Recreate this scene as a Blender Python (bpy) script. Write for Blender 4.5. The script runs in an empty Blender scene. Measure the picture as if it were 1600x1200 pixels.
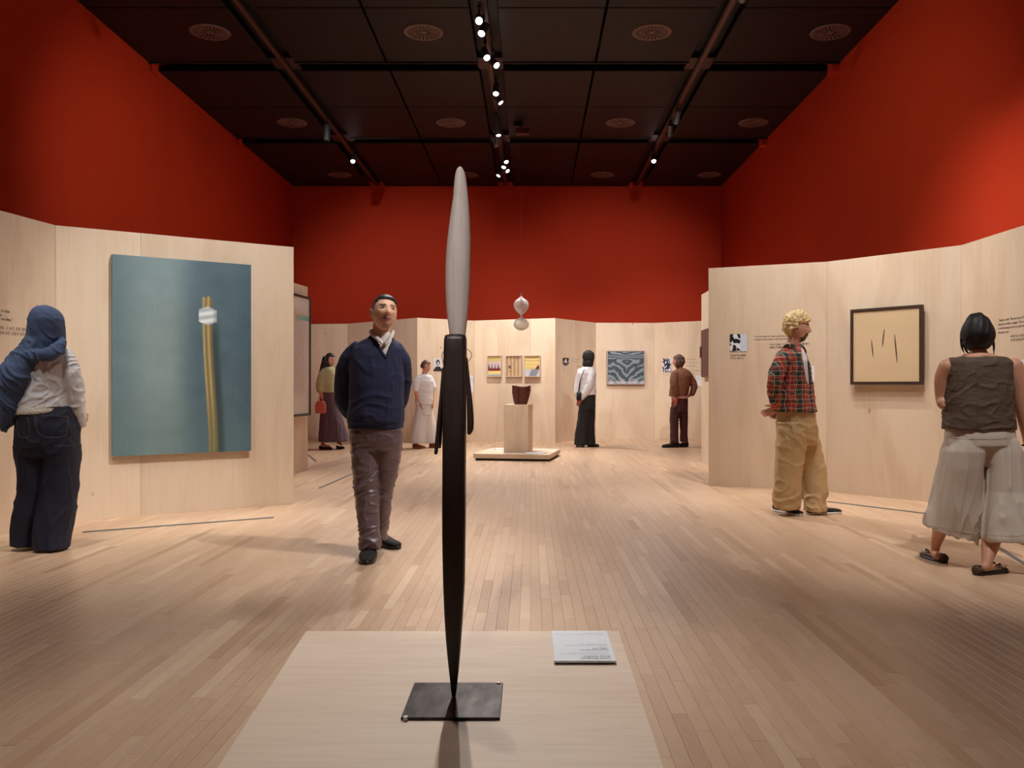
import bpy, bmesh, math, random
from mathutils import Vector, Matrix, noise

random.seed(7)
SC = bpy.context.scene
COL = SC.collection

# ------------------------------------------------------------ camera, world, exposure
F, VX, HY, CH = 1332.0, 829.0, 602.0, 1.2       # focal length in px, vanishing point, horizon, eye height (m)
cam_d = bpy.data.cameras.new('camera'); cam = bpy.data.objects.new('camera', cam_d); COL.objects.link(cam)
cam.location = (0, 0, CH); cam.rotation_euler = (math.pi/2, 0, 0)
cam_d.sensor_width = 36.0; cam_d.lens = 36.0*F/1600
cam_d.shift_x = -(VX-800)/1600; cam_d.shift_y = (HY-600)/1600
cam_d.clip_end = 100
SC.camera = cam
SC.view_settings.view_transform = 'Standard'; SC.view_settings.look = 'None'
SC.view_settings.gamma = 1.0; SC.view_settings.use_curve_mapping = False
SC.view_settings.exposure = 0.0
W = bpy.data.worlds.new('world'); SC.world = W; W.use_nodes = True
W.node_tree.nodes['Background'].inputs[0].default_value = (1, 0.97, 0.94, 1)
W.node_tree.nodes['Background'].inputs[1].default_value = 0.02

LAMP_GAIN = 2.15
LAMP_COL = (1.0, 0.965, 0.925)
LC = {'left': -3.62, 'centre': -0.59, 'right': 2.49}
# lane, y, x offset, target, watts, cone (deg)
LAMPS = [
 ('left', 4.6, 0, (-4.2, 6.4, 1.3), 110, 50), ('left', 5.6, 0, (-4.0, 7.4, 1.2), 120, 50), ('centre', 5.6, 0, (-3.0, 8.1, 1.45), 440, 46),
 ('left', 9.2, 0, (-3.2, 11.2, 1.2), 150, 60), ('left', 17.1, .06, (-2.9, 12.6, .6), 150, 60),
 ('right', 6.2, 0, (4.3, 7.6, 1.5), 170, 64), ('right', 7.4, 0, (3.9, 9.0, 1.4), 160, 64), ('right', 8.4, 0, (2.8, 10.0, 1.4), 190, 66),
 ('right', 14.5, 0, (1.6, 16.6, .8), 120, 60), ('right', 15.2, 0.0, (3.0, 18.9, 1.3), 200, 66), ('right', 17.1, -.02, (1.9, 12.4, .6), 150, 60),
 ('centre', 10.60, -.05, (-.3, 3.4, 1.0), 260, 40), ('centre', 10.90, -.01, (-2.2, 6.8, .6), 190, 46), ('centre', 11.70, -.03, (1.0, 7.6, .4), 190, 50),
 ('centre', 12.0, .06, (3.2, 8.2, 1.0), 250, 46), ('centre', 13.1, .06, (-.6, 9.8, .2), 320, 66), ('centre', 13.5, .06, (2.65, 12.4, 1.3), 240, 56),
 ('centre', 15.2, .01, (-.1, 14.1, .8), 280, 56), ('centre', 15.7, -.02, (-1.0, 17.9, 1.2), 270, 66), ('centre', 15.9, -.07, (.9, 18.4, 1.2), 270, 66),
 ('centre', 17.1, .08, (1.2, 13.6, .1), 330, 66), ('centre', 17.5, .06, (-1.9, 14.4, .1), 310, 66), ('centre', 17.85, .06, (3.0, 14.5, .2), 240, 60), ('centre', 18.2, -.05, (-3.6, 16.0, .2), 230, 64),
 ('centre', 5.2, 0, (-1.3, 6.2, .8), 130, 56), ('right', 4.4, 0, (-1.1, 6.1, .9), 420, 34), ('centre', 7.4, 0, (.6, 6.4, 0), 60, 80), ('left', 3.2, 0, (-3.5, 6.2, 1.0), 100, 38), ('right', 3.1, 0, (2.95, 5.6, 1.0), 300, 38), ('right', 5.4, .1, (2.55, 7.9, 1.0), 110, 40),  # unseen heads; the camera-side ones are added to brighten visitors and floor
 ('centre', -2.0, 0, (-.28, 3.04, 1.66), 520, 13), ('centre', 6.5, 0, (-.3, 3.0, .0), 250, 36), ('centre', 3.9, 0, (-.4, 2.9, .0), 75, 60),  # unseen heads, added to brighten the pale blade and the platform
 ('centre', 7.9, 0, (-5.5, 12.6, 2.9), 210, 62), ('centre', 7.1, 0, (4.5, 11.0, 2.7), 150, 70), ('left', 9.7, 0, (-2.8, 20, 2.5), 640, 42), ('right', 9.9, .0, (1.9, 20, 2.5), 600, 42),  # unseen fill heads, added to brighten the red side and back walls
 ('centre', 9.8, 0, (-.2, 14.1, .4), 260, 30), ('centre', 8.9, 0, (0, 17.5, .9), 330, 44),  # unseen heads, added to brighten the pedestal and the far wall
]

# ------------------------------------------------------------ colour and node helpers
def lin(c): return tuple((v/12.92 if v <= .04045 else ((v+.055)/1.055)**2.4) for v in c)
def rgb(r, g, b): return lin((r/255, g/255, b/255))
def material(name, color=None, rough=.6, metal=0.0, noise_amt=0.0, noise_scale=(8, 8, 8), bump=0.0, bump_scale=(60, 60, 60),
             emit=None, attr=None, spec=None, detail=4.0, dist=0.003, sheen=0.0, alpha=None, coat=0.0):
    m = bpy.data.materials.new(name); m.use_nodes = True
    nt = m.node_tree; b = nt.nodes['Principled BSDF']
    b.inputs['Roughness'].default_value = rough; b.inputs['Metallic'].default_value = metal
    if spec is not None: b.inputs['Specular IOR Level'].default_value = spec
    if sheen: b.inputs['Sheen Weight'].default_value = sheen
    if coat: b.inputs['Coat Weight'].default_value = coat; b.inputs['Coat Roughness'].default_value = .3
    if alpha is not None: b.inputs['Alpha'].default_value = alpha
    if emit:
        b.inputs['Emission Color'].default_value = (*emit[:3], 1); b.inputs['Emission Strength'].default_value = emit[3]
    tc = nt.nodes.new('ShaderNodeTexCoord')
    src = None
    if attr:
        a = nt.nodes.new('ShaderNodeAttribute'); a.attribute_name = attr; src = a.outputs['Color']
    else:
        b.inputs['Base Color'].default_value = (*color, 1)
    def noise_node(scale):
        mp = nt.nodes.new('ShaderNodeMapping'); mp.inputs['Scale'].default_value = scale
        nt.links.new(tc.outputs['Object'], mp.inputs['Vector'])
        n = nt.nodes.new('ShaderNodeTexNoise'); n.inputs['Scale'].default_value = 1.0; n.inputs['Detail'].default_value = detail
        nt.links.new(mp.outputs[0], n.inputs['Vector']); return n
    if noise_amt:
        n = noise_node(noise_scale)
        mr = nt.nodes.new('ShaderNodeMapRange'); mr.inputs[1].default_value = .3; mr.inputs[2].default_value = .7
        mr.inputs[3].default_value = 1-noise_amt; mr.inputs[4].default_value = 1+noise_amt
        nt.links.new(n.outputs['Fac'], mr.inputs[0])
        mx = nt.nodes.new('ShaderNodeVectorMath'); mx.operation = 'MULTIPLY'
        if src: nt.links.new(src, mx.inputs[0])
        else: mx.inputs[0].default_value = color
        cb = nt.nodes.new('ShaderNodeCombineXYZ')
        for k in range(3): nt.links.new(mr.outputs[0], cb.inputs[k])
        nt.links.new(cb.outputs[0], mx.inputs[1]); src = mx.outputs[0]
    if src: nt.links.new(src, b.inputs['Base Color'])
    if bump:
        n2 = noise_node(bump_scale); bp = nt.nodes.new('ShaderNodeBump')
        bp.inputs['Strength'].default_value = bump; bp.inputs['Distance'].default_value = dist
        nt.links.new(n2.outputs['Fac'], bp.inputs['Height']); nt.links.new(bp.outputs[0], b.inputs['Normal'])
    return m

def plywood(name, base, dark, grain=(1.8, 1.8, .45), fine=(60, 60, 1.6), knots=True, sine=.15):
    m = bpy.data.materials.new(name); m.use_nodes = True; nt = m.node_tree; N = nt.nodes; L = nt.links
    b = N['Principled BSDF']; b.inputs['Roughness'].default_value = .55
    tc = N.new('ShaderNodeTexCoord'); oi = N.new('ShaderNodeObjectInfo')
    off = N.new('ShaderNodeVectorMath'); off.operation = 'SCALE'; off.inputs[0].default_value = (37, 17, 53)
    L.new(oi.outputs['Random'], off.inputs['Scale'])
    add = N.new('ShaderNodeVectorMath'); L.new(tc.outputs['Object'], add.inputs[0]); L.new(off.outputs[0], add.inputs[1])
    def nz(scale, det, dist=0.0):
        mp = N.new('ShaderNodeMapping'); mp.inputs['Scale'].default_value = scale; L.new(add.outputs[0], mp.inputs['Vector'])
        n = N.new('ShaderNodeTexNoise'); n.inputs['Scale'].default_value = 1; n.inputs['Detail'].default_value = det
        n.inputs['Distortion'].default_value = dist; L.new(mp.outputs[0], n.inputs['Vector']); return n.outputs['Fac']
    a = nz(grain, 3, 1.5); c = nz(fine, 3)
    w = N.new('ShaderNodeMath'); w.operation = 'MULTIPLY'; w.inputs[1].default_value = 14; L.new(a, w.inputs[0])
    s = N.new('ShaderNodeMath'); s.operation = 'SINE'; L.new(w.outputs[0], s.inputs[0])
    s2 = N.new('ShaderNodeMath'); s2.operation = 'MULTIPLY_ADD'; s2.inputs[1].default_value = sine; s2.inputs[2].default_value = .0; L.new(s.outputs[0], s2.inputs[0])
    s3 = N.new('ShaderNodeMath'); s3.operation = 'MULTIPLY_ADD'; s3.inputs[1].default_value = .5; L.new(c, s3.inputs[0]); L.new(s2.outputs[0], s3.inputs[2])
    r = N.new('ShaderNodeValToRGB'); r.color_ramp.elements[0].position = .05; r.color_ramp.elements[0].color = (*dark, 1)
    r.color_ramp.elements[1].position = .42; r.color_ramp.elements[1].color = (*base, 1); L.new(s3.outputs[0], r.inputs[0])
    out = r.outputs[0]
    hs = N.new('ShaderNodeHueSaturation'); vr = N.new('ShaderNodeMapRange'); vr.inputs[3].default_value = .93; vr.inputs[4].default_value = 1.07
    L.new(oi.outputs['Random'], vr.inputs[0]); L.new(vr.outputs[0], hs.inputs['Value']); L.new(out, hs.inputs['Color']); out = hs.outputs[0]
    if knots:
        mp = N.new('ShaderNodeMapping'); mp.inputs['Scale'].default_value = (1.3, 1.3, .75); L.new(add.outputs[0], mp.inputs['Vector'])
        v = N.new('ShaderNodeTexVoronoi'); v.inputs['Scale'].default_value = 1.3; L.new(mp.outputs[0], v.inputs['Vector'])
        k = N.new('ShaderNodeMapRange'); k.inputs[1].default_value = .012; k.inputs[2].default_value = .045; k.inputs[3].default_value = .75; k.inputs[4].default_value = 0
        L.new(v.outputs['Distance'], k.inputs[0])
        mx = N.new('ShaderNodeMix'); mx.data_type = 'RGBA'; L.new(k.outputs[0], mx.inputs[0]); L.new(out, mx.inputs[6]); mx.inputs[7].default_value = (*rgb(150, 92, 50), 1)
        out = mx.outputs[2]
    L.new(out, b.inputs['Base Color'])
    return m

M = {}
M['birch'] = plywood('birch plywood', rgb(219, 197, 172), rgb(209, 184, 156))
M['birch_edge'] = material('birch plywood edge', rgb(225, 195, 160), .6, noise_amt=.08, noise_scale=(3, 3, 90))
M['birch_platform'] = plywood('birch platform top', rgb(232, 208, 184), rgb(215, 188, 162), grain=(.5, 1.6, 2), fine=(3.5, 55, 60), knots=False, sine=.06)
M['red'] = material('red wall paint', rgb(184, 54, 26), .7, noise_amt=.03, noise_scale=(.6, .6, .6), spec=.12)
M['ceiling'] = material('black ceiling panel', rgb(15, 17, 20), .5, spec=.2, noise_amt=.25, noise_scale=(1.7, 1.7, 1.7), detail=6, bump=.15, bump_scale=(12, 12, 12))
M['void'] = material('black ceiling void', rgb(7, 7, 7), .9)
M['track'] = material('dark track metal', rgb(58, 52, 50), .4, .6)
M['rail'] = material('worn track rail', rgb(120, 96, 84), .35, .7)
M['lamp_body'] = material('grey lamp housing', rgb(96, 104, 108), .4, .5)
M['lens'] = material('lit lamp lens', rgb(240, 245, 250), .3, emit=(1, .98, .96, 14.0))
M['vent'] = material('dusty vent metal', rgb(112, 92, 88), .55, .3, noise_amt=.15)
M['subfloor'] = material('dark floor joint', rgb(140, 106, 78), .8)
M['white_card'] = material('white card', rgb(226, 228, 235), .6)
M['ink'] = material('black vinyl lettering', rgb(24, 22, 22), .6)
M['ink_grey'] = material('grey lettering', rgb(95, 95, 98), .6)
M['art'] = material('painted surface', attr='col', rough=.5, bump=.15, bump_scale=(160, 160, 160), dist=.001)
M['print'] = material('printed photograph', attr='col', rough=.45)
M['strip'] = material('dark grey floor strip', rgb(92, 96, 102), .5)
M['frame_dark'] = material('dark bronze frame', rgb(66, 46, 38), .45, .2, noise_amt=.15)
M['frame_black'] = material('black frame', rgb(34, 28, 28), .5)
M['frame_silver'] = material('silver frame', rgb(205, 200, 198), .3, .8)
M['frame_pale'] = material('pale wood frame', rgb(208, 186, 166), .5)
M['brown_art'] = material('dark brown textured relief', rgb(88, 38, 16), .6, noise_amt=.3, noise_scale=(20, 20, 20), bump=.4)
M['charred'] = material('blackened carved wood', rgb(46, 33, 29), .42, noise_amt=.35, noise_scale=(22, 22, 5), bump=.5, bump_scale=(60, 60, 14), dist=.002)
M['pale_wood'] = material('grey white painted wood', rgb(196, 182, 174), .6, noise_amt=.12, noise_scale=(60, 60, 4), bump=.35, bump_scale=(90, 90, 9), dist=.0015)
M['steel_plate'] = material('mottled steel plate', rgb(62, 57, 56), .3, .8, noise_amt=.9, noise_scale=(20, 8, 8), detail=7, bump=.25, bump_scale=(25, 9, 9))  # noise puts mottled highlights into the plate's base colour
M['chrome'] = material('small steel clip', rgb(190, 186, 180), .3, .9)
M['vessel'] = material('dark brown folded vessel', rgb(84, 38, 30), .42, noise_amt=.3, noise_scale=(16, 16, 16), bump=.5, bump_scale=(40, 40, 40))
M['wire'] = material('pale woven wire', rgb(200, 190, 184), .45, .2)
M['cable'] = material('thin dark wire', rgb(60, 30, 26), .5)
M['signbox'] = material('maroon ceiling box', rgb(74, 34, 34), .5)
# people
M['skin'] = material('skin', attr='col', rough=.5, noise_amt=.04, noise_scale=(50, 50, 50))
M['skin'].node_tree.nodes['Principled BSDF'].inputs['Subsurface Weight'].default_value = .08
M['skin'].node_tree.nodes['Principled BSDF'].inputs['Subsurface Radius'].default_value = (.02, .008, .004)
M['navy'] = material('navy knit', rgb(23, 28, 62), .85, noise_amt=.12, noise_scale=(220, 220, 260), bump=.5, bump_scale=(260, 260, 300), sheen=.05)
M['shirt_stripe'] = material('pale striped shirt', rgb(225, 214, 208), .8, noise_amt=.18, noise_scale=(330, 330, 10))
M['mauve_trouser'] = material('waxed mauve brown cotton', rgb(104, 86, 90), .36, noise_amt=.14, noise_scale=(8, 8, 8), bump=.6, bump_scale=(12, 12, 22), detail=5, dist=.012)
M['black_suede'] = material('black suede', rgb(22, 20, 20), .8)
M['black_rubber'] = material('black rubber sole', rgb(38, 34, 33), .4)
M['black_hair'] = material('black hair', rgb(22, 20, 21), .58, noise_amt=.3, noise_scale=(180, 180, 30), bump=.7, bump_scale=(150, 150, 20))
M['brown_hair'] = material('brown hair', rgb(84, 58, 46), .5, noise_amt=.4, noise_scale=(90, 90, 50), bump=.8, bump_scale=(90, 90, 60))
M['blond_hair'] = material('bleached blond curls', rgb(226, 196, 138), .55, noise_amt=.28, noise_scale=(60, 60, 60), bump=.9, bump_scale=(70, 70, 70), dist=.008)
M['denim'] = material('dark indigo denim', rgb(18, 23, 43), .75, noise_amt=.22, noise_scale=(14, 14, 6), bump=.5, bump_scale=(16, 16, 10), dist=.008)
M['stitch'] = material('brown denim stitching', rgb(96, 80, 74), .7)
M['white_cotton'] = material('white cotton', rgb(222, 220, 222), .8, bump=.5, bump_scale=(14, 14, 20), dist=.01)
M['lace'] = material('cream lace', rgb(216, 206, 190), .85, noise_amt=.3, noise_scale=(90, 90, 90), bump=1.0, bump_scale=(110, 110, 110), dist=.006)
M['hijab'] = material('slate blue chiffon', rgb(68, 85, 118), .8, noise_amt=.10, noise_scale=(7, 7, 7), bump=.6, bump_scale=(22, 22, 6), dist=.012)
M['khaki'] = material('khaki cotton', rgb(190, 158, 112), .8, noise_amt=.06, noise_scale=(6, 6, 6), bump=.6, bump_scale=(12, 12, 16), dist=.012)
M['dark_linen'] = material('dark brown linen', rgb(92, 75, 60), .8, noise_amt=.08, noise_scale=(12, 12, 12), bump=.6, bump_scale=(18, 18, 40), dist=.01)
M['stone_cotton'] = material('stone grey cotton', rgb(206, 193, 178), .8, bump=.5, bump_scale=(9, 9, 6), dist=.012)
M['leopard'] = material('spotted brown suede', rgb(84, 68, 52), .7, noise_amt=.5, noise_scale=(120, 120, 120))
M['stud'] = material('pale metal stud', rgb(215, 195, 165), .3, .8)
M['black_cloth'] = material('black wool', rgb(26, 25, 27), .8, bump=.4, bump_scale=(16, 16, 5), dist=.012)
M['brown_jacket'] = material('russet brown canvas', rgb(128, 84, 60), .75, noise_amt=.12, noise_scale=(14, 14, 14), bump=.5, bump_scale=(16, 16, 16), dist=.01)
M['maroon_trouser'] = material('maroon brown corduroy', rgb(74, 42, 42), .7, noise_amt=.2, noise_scale=(24, 24, 8), bump=.5, bump_scale=(20, 20, 20), dist=.01)
M['purple_cloth'] = material('dusty purple cotton', rgb(98, 76, 88), .8, bump=.6, bump_scale=(16, 16, 4), dist=.012)
M['cream_knit'] = material('cream green knit', rgb(186, 180, 140), .85, noise_amt=.1, bump=.4)
M['tan_leather'] = material('tan leather', rgb(158, 98, 58), .5)
M['red_cloth'] = material('coral red bag cloth', rgb(200, 96, 80), .7)
M['white_rubber'] = material('white shoe rubber', rgb(215, 210, 205), .5)
M['lens_glass'] = material('dark spectacle frame', rgb(40, 30, 28), .3)

def plaid():
    m = bpy.data.materials.new('tartan flannel'); m.use_nodes = True; nt = m.node_tree; N = nt.nodes; L = nt.links
    b = N['Principled BSDF']; b.inputs['Roughness'].default_value = .85
    tc = N.new('ShaderNodeTexCoord'); sp = N.new('ShaderNodeSeparateXYZ'); L.new(tc.outputs['Object'], sp.inputs[0])
    u = N.new('ShaderNodeMath'); u.operation = 'MULTIPLY_ADD'; u.inputs[1].default_value = .55; L.new(sp.outputs[1], u.inputs[0]); L.new(sp.outputs[0], u.inputs[2])
    nz = N.new('ShaderNodeTexNoise'); nz.inputs['Scale'].default_value = 6; L.new(tc.outputs['Object'], nz.inputs['Vector'])
    def band(coord, period, stops, wob):
        a = N.new('ShaderNodeMath'); a.operation = 'MULTIPLY_ADD'; a.inputs[1].default_value = wob; L.new(nz.outputs['Fac'], a.inputs[0]); L.new(coord, a.inputs[2])
        d = N.new('ShaderNodeMath'); d.operation = 'DIVIDE'; d.inputs[1].default_value = period; L.new(a.outputs[0], d.inputs[0])
        f = N.new('ShaderNodeMath'); f.operation = 'FRACT'; L.new(d.outputs[0], f.inputs[0])
        r = N.new('ShaderNodeValToRGB'); r.color_ramp.interpolation = 'CONSTANT'
        r.color_ramp.elements.remove(r.color_ramp.elements[1])
        r.color_ramp.elements[0].position = 0; r.color_ramp.elements[0].color = (*rgb(*stops[0][1]), 1)
        for p, c in stops[1:]:
            e = r.color_ramp.elements.new(p); e.color = (*rgb(*c), 1)
        L.new(f.outputs[0], r.inputs[0]); return r.outputs[0]
    red, grn, crm, blk, org = (172, 48, 42), (28, 56, 52), (206, 186, 158), (30, 26, 30), (176, 90, 50)
    v = band(u.outputs[0], .13, [(0, grn), (.16, blk), (.22, grn), (.36, crm), (.40, blk), (.46, red), (.62, crm), (.65, red), (.82, org), (.90, blk), (.95, crm)], .07)
    h = band(sp.outputs[2], .085, [(0, blk), (.12, red), (.42, crm), (.50, blk), (.60, grn), (.86, org), (.92, crm)], .05)
    mx = N.new('ShaderNodeMix'); mx.data_type = 'RGBA'; mx.inputs[0].default_value = .42; L.new(v, mx.inputs[6]); L.new(h, mx.inputs[7])
    L.new(mx.outputs[2], b.inputs['Base Color'])
    bn = N.new('ShaderNodeTexNoise'); bn.inputs['Scale'].default_value = 16; L.new(tc.outputs['Object'], bn.inputs['Vector'])
    bp = N.new('ShaderNodeBump'); bp.inputs['Distance'].default_value = .012; bp.inputs['Strength'].default_value = .5; L.new(bn.outputs['Fac'], bp.inputs['Height']); L.new(bp.outputs[0], b.inputs['Normal'])
    return m
M['plaid'] = plaid()

# floor board material: tint attribute per board, fine grain along y, satin varnish
def floor_mat():
    m = bpy.data.materials.new('maple strip floor'); m.use_nodes = True; nt = m.node_tree; N = nt.nodes; L = nt.links
    b = N['Principled BSDF']; b.inputs['Roughness'].default_value = .36; b.inputs['Specular IOR Level'].default_value = .36
    a = N.new('ShaderNodeAttribute'); a.attribute_name = 'tint'
    g = N.new('ShaderNodeNewGeometry')
    off = N.new('ShaderNodeVectorMath'); off.operation = 'SCALE'; off.inputs[0].default_value = (13, 71, 5); L.new(a.outputs['Fac'], off.inputs['Scale'])
    ad = N.new('ShaderNodeVectorMath'); L.new(g.outputs['Position'], ad.inputs[0]); L.new(off.outputs[0], ad.inputs[1])
    def nz(sc, det, d=0):
        mp = N.new('ShaderNodeMapping'); mp.inputs['Scale'].default_value = sc; L.new(ad.outputs[0], mp.inputs['Vector'])
        n = N.new('ShaderNodeTexNoise'); n.inputs['Scale'].default_value = 1; n.inputs['Detail'].default_value = det; n.inputs['Distortion'].default_value = d
        L.new(mp.outputs[0], n.inputs['Vector']); return n.outputs['Fac']
    r = N.new('ShaderNodeValToRGB'); e = r.color_ramp.elements
    e[0].position = 0; e[0].color = (*rgb(180, 144, 113), 1); e[1].position = 1; e[1].color = (*rgb(212, 181, 150), 1)
    x = e.new(.12); x.color = (*rgb(192, 156, 125), 1); x = e.new(.55); x.color = (*rgb(200, 166, 136), 1); x = e.new(.9); x.color = (*rgb(205, 173, 144), 1)
    L.new(a.outputs['Fac'], r.inputs[0])
    n1 = nz((90, 7, 1), 4, .6); n2 = nz((16, 5, 1), 4, 1.6)
    mr = N.new('ShaderNodeMapRange'); mr.inputs[1].default_value = .3; mr.inputs[2].default_value = .7; mr.inputs[3].default_value = .96; mr.inputs[4].default_value = 1.03; L.new(n1, mr.inputs[0])
    mr2 = N.new('ShaderNodeMapRange'); mr2.inputs[1].default_value = .3; mr2.inputs[2].default_value = .7; mr2.inputs[3].default_value = .93; mr2.inputs[4].default_value = 1.05; L.new(n2, mr2.inputs[0])
    mm = N.new('ShaderNodeMath'); mm.operation = 'MULTIPLY'; L.new(mr.outputs[0], mm.inputs[0]); L.new(mr2.outputs[0], mm.inputs[1])
    sc = N.new('ShaderNodeVectorMath'); sc.operation = 'SCALE'; L.new(r.outputs[0], sc.inputs[0]); L.new(mm.outputs[0], sc.inputs['Scale'])
    L.new(sc.outputs[0], b.inputs['Base Color'])
    rr = N.new('ShaderNodeMapRange'); rr.inputs[3].default_value = .30; rr.inputs[4].default_value = .44; L.new(n2, rr.inputs[0]); L.new(rr.outputs[0], b.inputs['Roughness'])
    return m
M['floor'] = floor_mat()

# ------------------------------------------------------------ object helpers
WL = {}
def wl(o): return WL.get(o.name, Vector((0, 0, 0)))
def thing(name, label, cat, loc, group=None):
    o = bpy.data.objects.new(name, None); COL.objects.link(o); o.location = loc; WL[o.name] = Vector(loc)
    o.empty_display_size = .1
    o['label'] = label; o['category'] = cat
    if group: o['group'] = group
    return o
def tag(o, label, cat, group=None):
    o['label'] = label; o['category'] = cat
    if group: o['group'] = group
    return o
def link(name, me, mat, parent=None, origin=None, smooth=False):
    """me has world coordinates; shift them to the object's own origin."""
    if isinstance(me, bmesh.types.BMesh):
        bm = me; bmesh.ops.recalc_face_normals(bm, faces=bm.faces)
        me = bpy.data.meshes.new(name); bm.to_mesh(me); bm.free()
    o = bpy.data.objects.new(name, me); COL.objects.link(o)
    if mat is not None: me.materials.append(M[mat] if isinstance(mat, str) else mat)
    if parent is not None:
        o.parent = parent; base = wl(parent)
    else:
        if origin is None:
            xs = [v.co for v in me.vertices]
            origin = Vector((sum(v.x for v in xs)/len(xs), sum(v.y for v in xs)/len(xs), min(v.z for v in xs)))
        base = Vector(origin); o.location = base
    me.transform(Matrix.Translation(-base)); WL[o.name] = base
    if smooth: me.shade_smooth()
    return o
def struct(o): o['kind'] = 'structure'; return o

def box_pts(bm, pts):
    """pts: 8 corners, bottom 4 ccw then top 4."""
    v = [bm.verts.new(p) for p in pts]
    for f in ((0, 3, 2, 1), (4, 5, 6, 7), (0, 1, 5, 4), (1, 2, 6, 5), (2, 3, 7, 6), (3, 0, 4, 7)): bm.faces.new([v[i] for i in f])
    return v
def box(bm, x0, x1, y0, y1, z0, z1):
    return box_pts(bm, [(x0, y0, z0), (x1, y0, z0), (x1, y1, z0), (x0, y1, z0), (x0, y0, z1), (x1, y0, z1), (x1, y1, z1), (x0, y1, z1)])
def obox(bm, o, d, n, u0, u1, t0, t1, z0, z1):
    """box in a wall frame: o origin, d direction along wall, n normal (to the room)."""
    def p(u, t, z): return Vector((o[0]+d[0]*u+n[0]*t, o[1]+d[1]*u+n[1]*t, z))
    return box_pts(bm, [p(u0, t0, z0), p(u1, t0, z0), p(u1, t1, z0), p(u0, t1, z0), p(u0, t0, z1), p(u1, t0, z1), p(u1, t1, z1), p(u0, t1, z1)])
def bevel(bm, w=.003, seg=1):
    bmesh.ops.bevel(bm, geom=list(bm.edges), offset=w, segments=seg, affect='EDGES', profile=.5)
def superring(c, ax, ay, n, sq, ang=0.0):
    out = []
    for i in range(n):
        t = 2*math.pi*i/n; cs, sn = math.cos(t), math.sin(t)
        x = math.copysign(abs(cs)**(2/sq), cs)*ax; y = math.copysign(abs(sn)**(2/sq), sn)*ay
        ca, sa = math.cos(ang), math.sin(ang)
        out.append(Vector((c[0]+x*ca-y*sa, c[1]+x*sa+y*ca, c[2])))
    return out
def skin_rings(bm, rings, cap=True):
    vs = [[bm.verts.new(p) for p in r] for r in rings]
    n = len(vs[0])
    for a, b in zip(vs, vs[1:]):
        for i in range(n): bm.faces.new((a[i], a[(i+1) % n], b[(i+1) % n], b[i]))
    if cap:
        bm.faces.new(list(reversed(vs[0]))); bm.faces.new(vs[-1])
    return vs
def loft(bm, rings, n=24, sq=2.2):
    """rings: (center, ax, ay[, ang]) horizontal ellipses."""
    skin_rings(bm, [superring(r[0], r[1], r[2], n, sq, r[3] if len(r) > 3 else 0) for r in rings])
def catmull(pts, sub):
    out = []
    for i in range(len(pts)-1):
        p0 = pts[max(i-1, 0)]; p1 = pts[i]; p2 = pts[i+1]; p3 = pts[min(i+2, len(pts)-1)]
        for k in range(sub):
            t = k/sub
            out.append(tuple(.5*((2*b)+(-a+c)*t+(2*a-5*b+4*c-d)*t*t+(-a+3*b-3*c+d)*t**3) for a, b, c, d in zip(p0, p1, p2, p3)))
    out.append(tuple(pts[-1])); return out
def tube(bm, pts, radii, n=12, sub=4, flat=1.0, hint=(0, 1, 0), round_ends=True):
    """tube through pts with radius per point; flat scales the radius along the hint axis."""
    q = catmull([(*p, r) for p, r in zip(pts, radii)], sub)
    P = [Vector(a[:3]) for a in q]; R = [max(a[3], .0005) for a in q]
    rings = []; h = Vector(hint)
    for i, p in enumerate(P):
        t = (P[min(i+1, len(P)-1)]-P[max(i-1, 0)]).normalized()
        a = t.cross(h)
        if a.length < 1e-3: a = t.cross(Vector((1, 0, 0)))
        a.normalize(); b = a.cross(t).normalized()
        def ring(c, r): return [c+a*(r*math.cos(2*math.pi*k/n))+b*(r*flat*math.sin(2*math.pi*k/n)) for k in range(n)]
        if i == 0 and round_ends:
            rings.append(ring(p-t*R[0]*.75, R[0]*.45)); rings.append(ring(p-t*R[0]*.4, R[0]*.85))
        rings.append(ring(p, R[i]))
        if i == len(P)-1 and round_ends:
            rings.append(ring(p+t*R[i]*.4, R[i]*.85)); rings.append(ring(p+t*R[i]*.75, R[i]*.45))
    skin_rings(bm, rings)
def ball(bm, c, r, seg=12):
    rx, ry, rz = r if isinstance(r, (tuple, list)) else (r, r, r)
    rings = []
    for j in range(1, seg):
        ph = math.pi*j/seg
        rings.append([Vector((c[0]+rx*math.sin(ph)*math.cos(2*math.pi*i/(2*seg)), c[1]+ry*math.sin(ph)*math.sin(2*math.pi*i/(2*seg)), c[2]-rz*math.cos(ph))) for i in range(2*seg)])
    skin_rings(bm, rings)
def remesh(bm, voxel, smooth_it=6):
    bmesh.ops.recalc_face_normals(bm, faces=bm.faces)
    me = bpy.data.meshes.new('tmp'); bm.to_mesh(me); bm.free()
    o = bpy.data.objects.new('tmp', me); COL.objects.link(o)
    m = o.modifiers.new('r', 'REMESH'); m.mode = 'VOXEL'; m.voxel_size = voxel; m.use_smooth_shade = True
    if smooth_it:
        s = o.modifiers.new('s', 'SMOOTH'); s.factor = .5; s.iterations = smooth_it
    dg = bpy.context.evaluated_depsgraph_get(); dg.update()
    r = bpy.data.meshes.new_from_object(o.evaluated_get(dg))
    bpy.data.objects.remove(o); bpy.data.meshes.remove(me)
    r.shade_smooth(); return r
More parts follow.
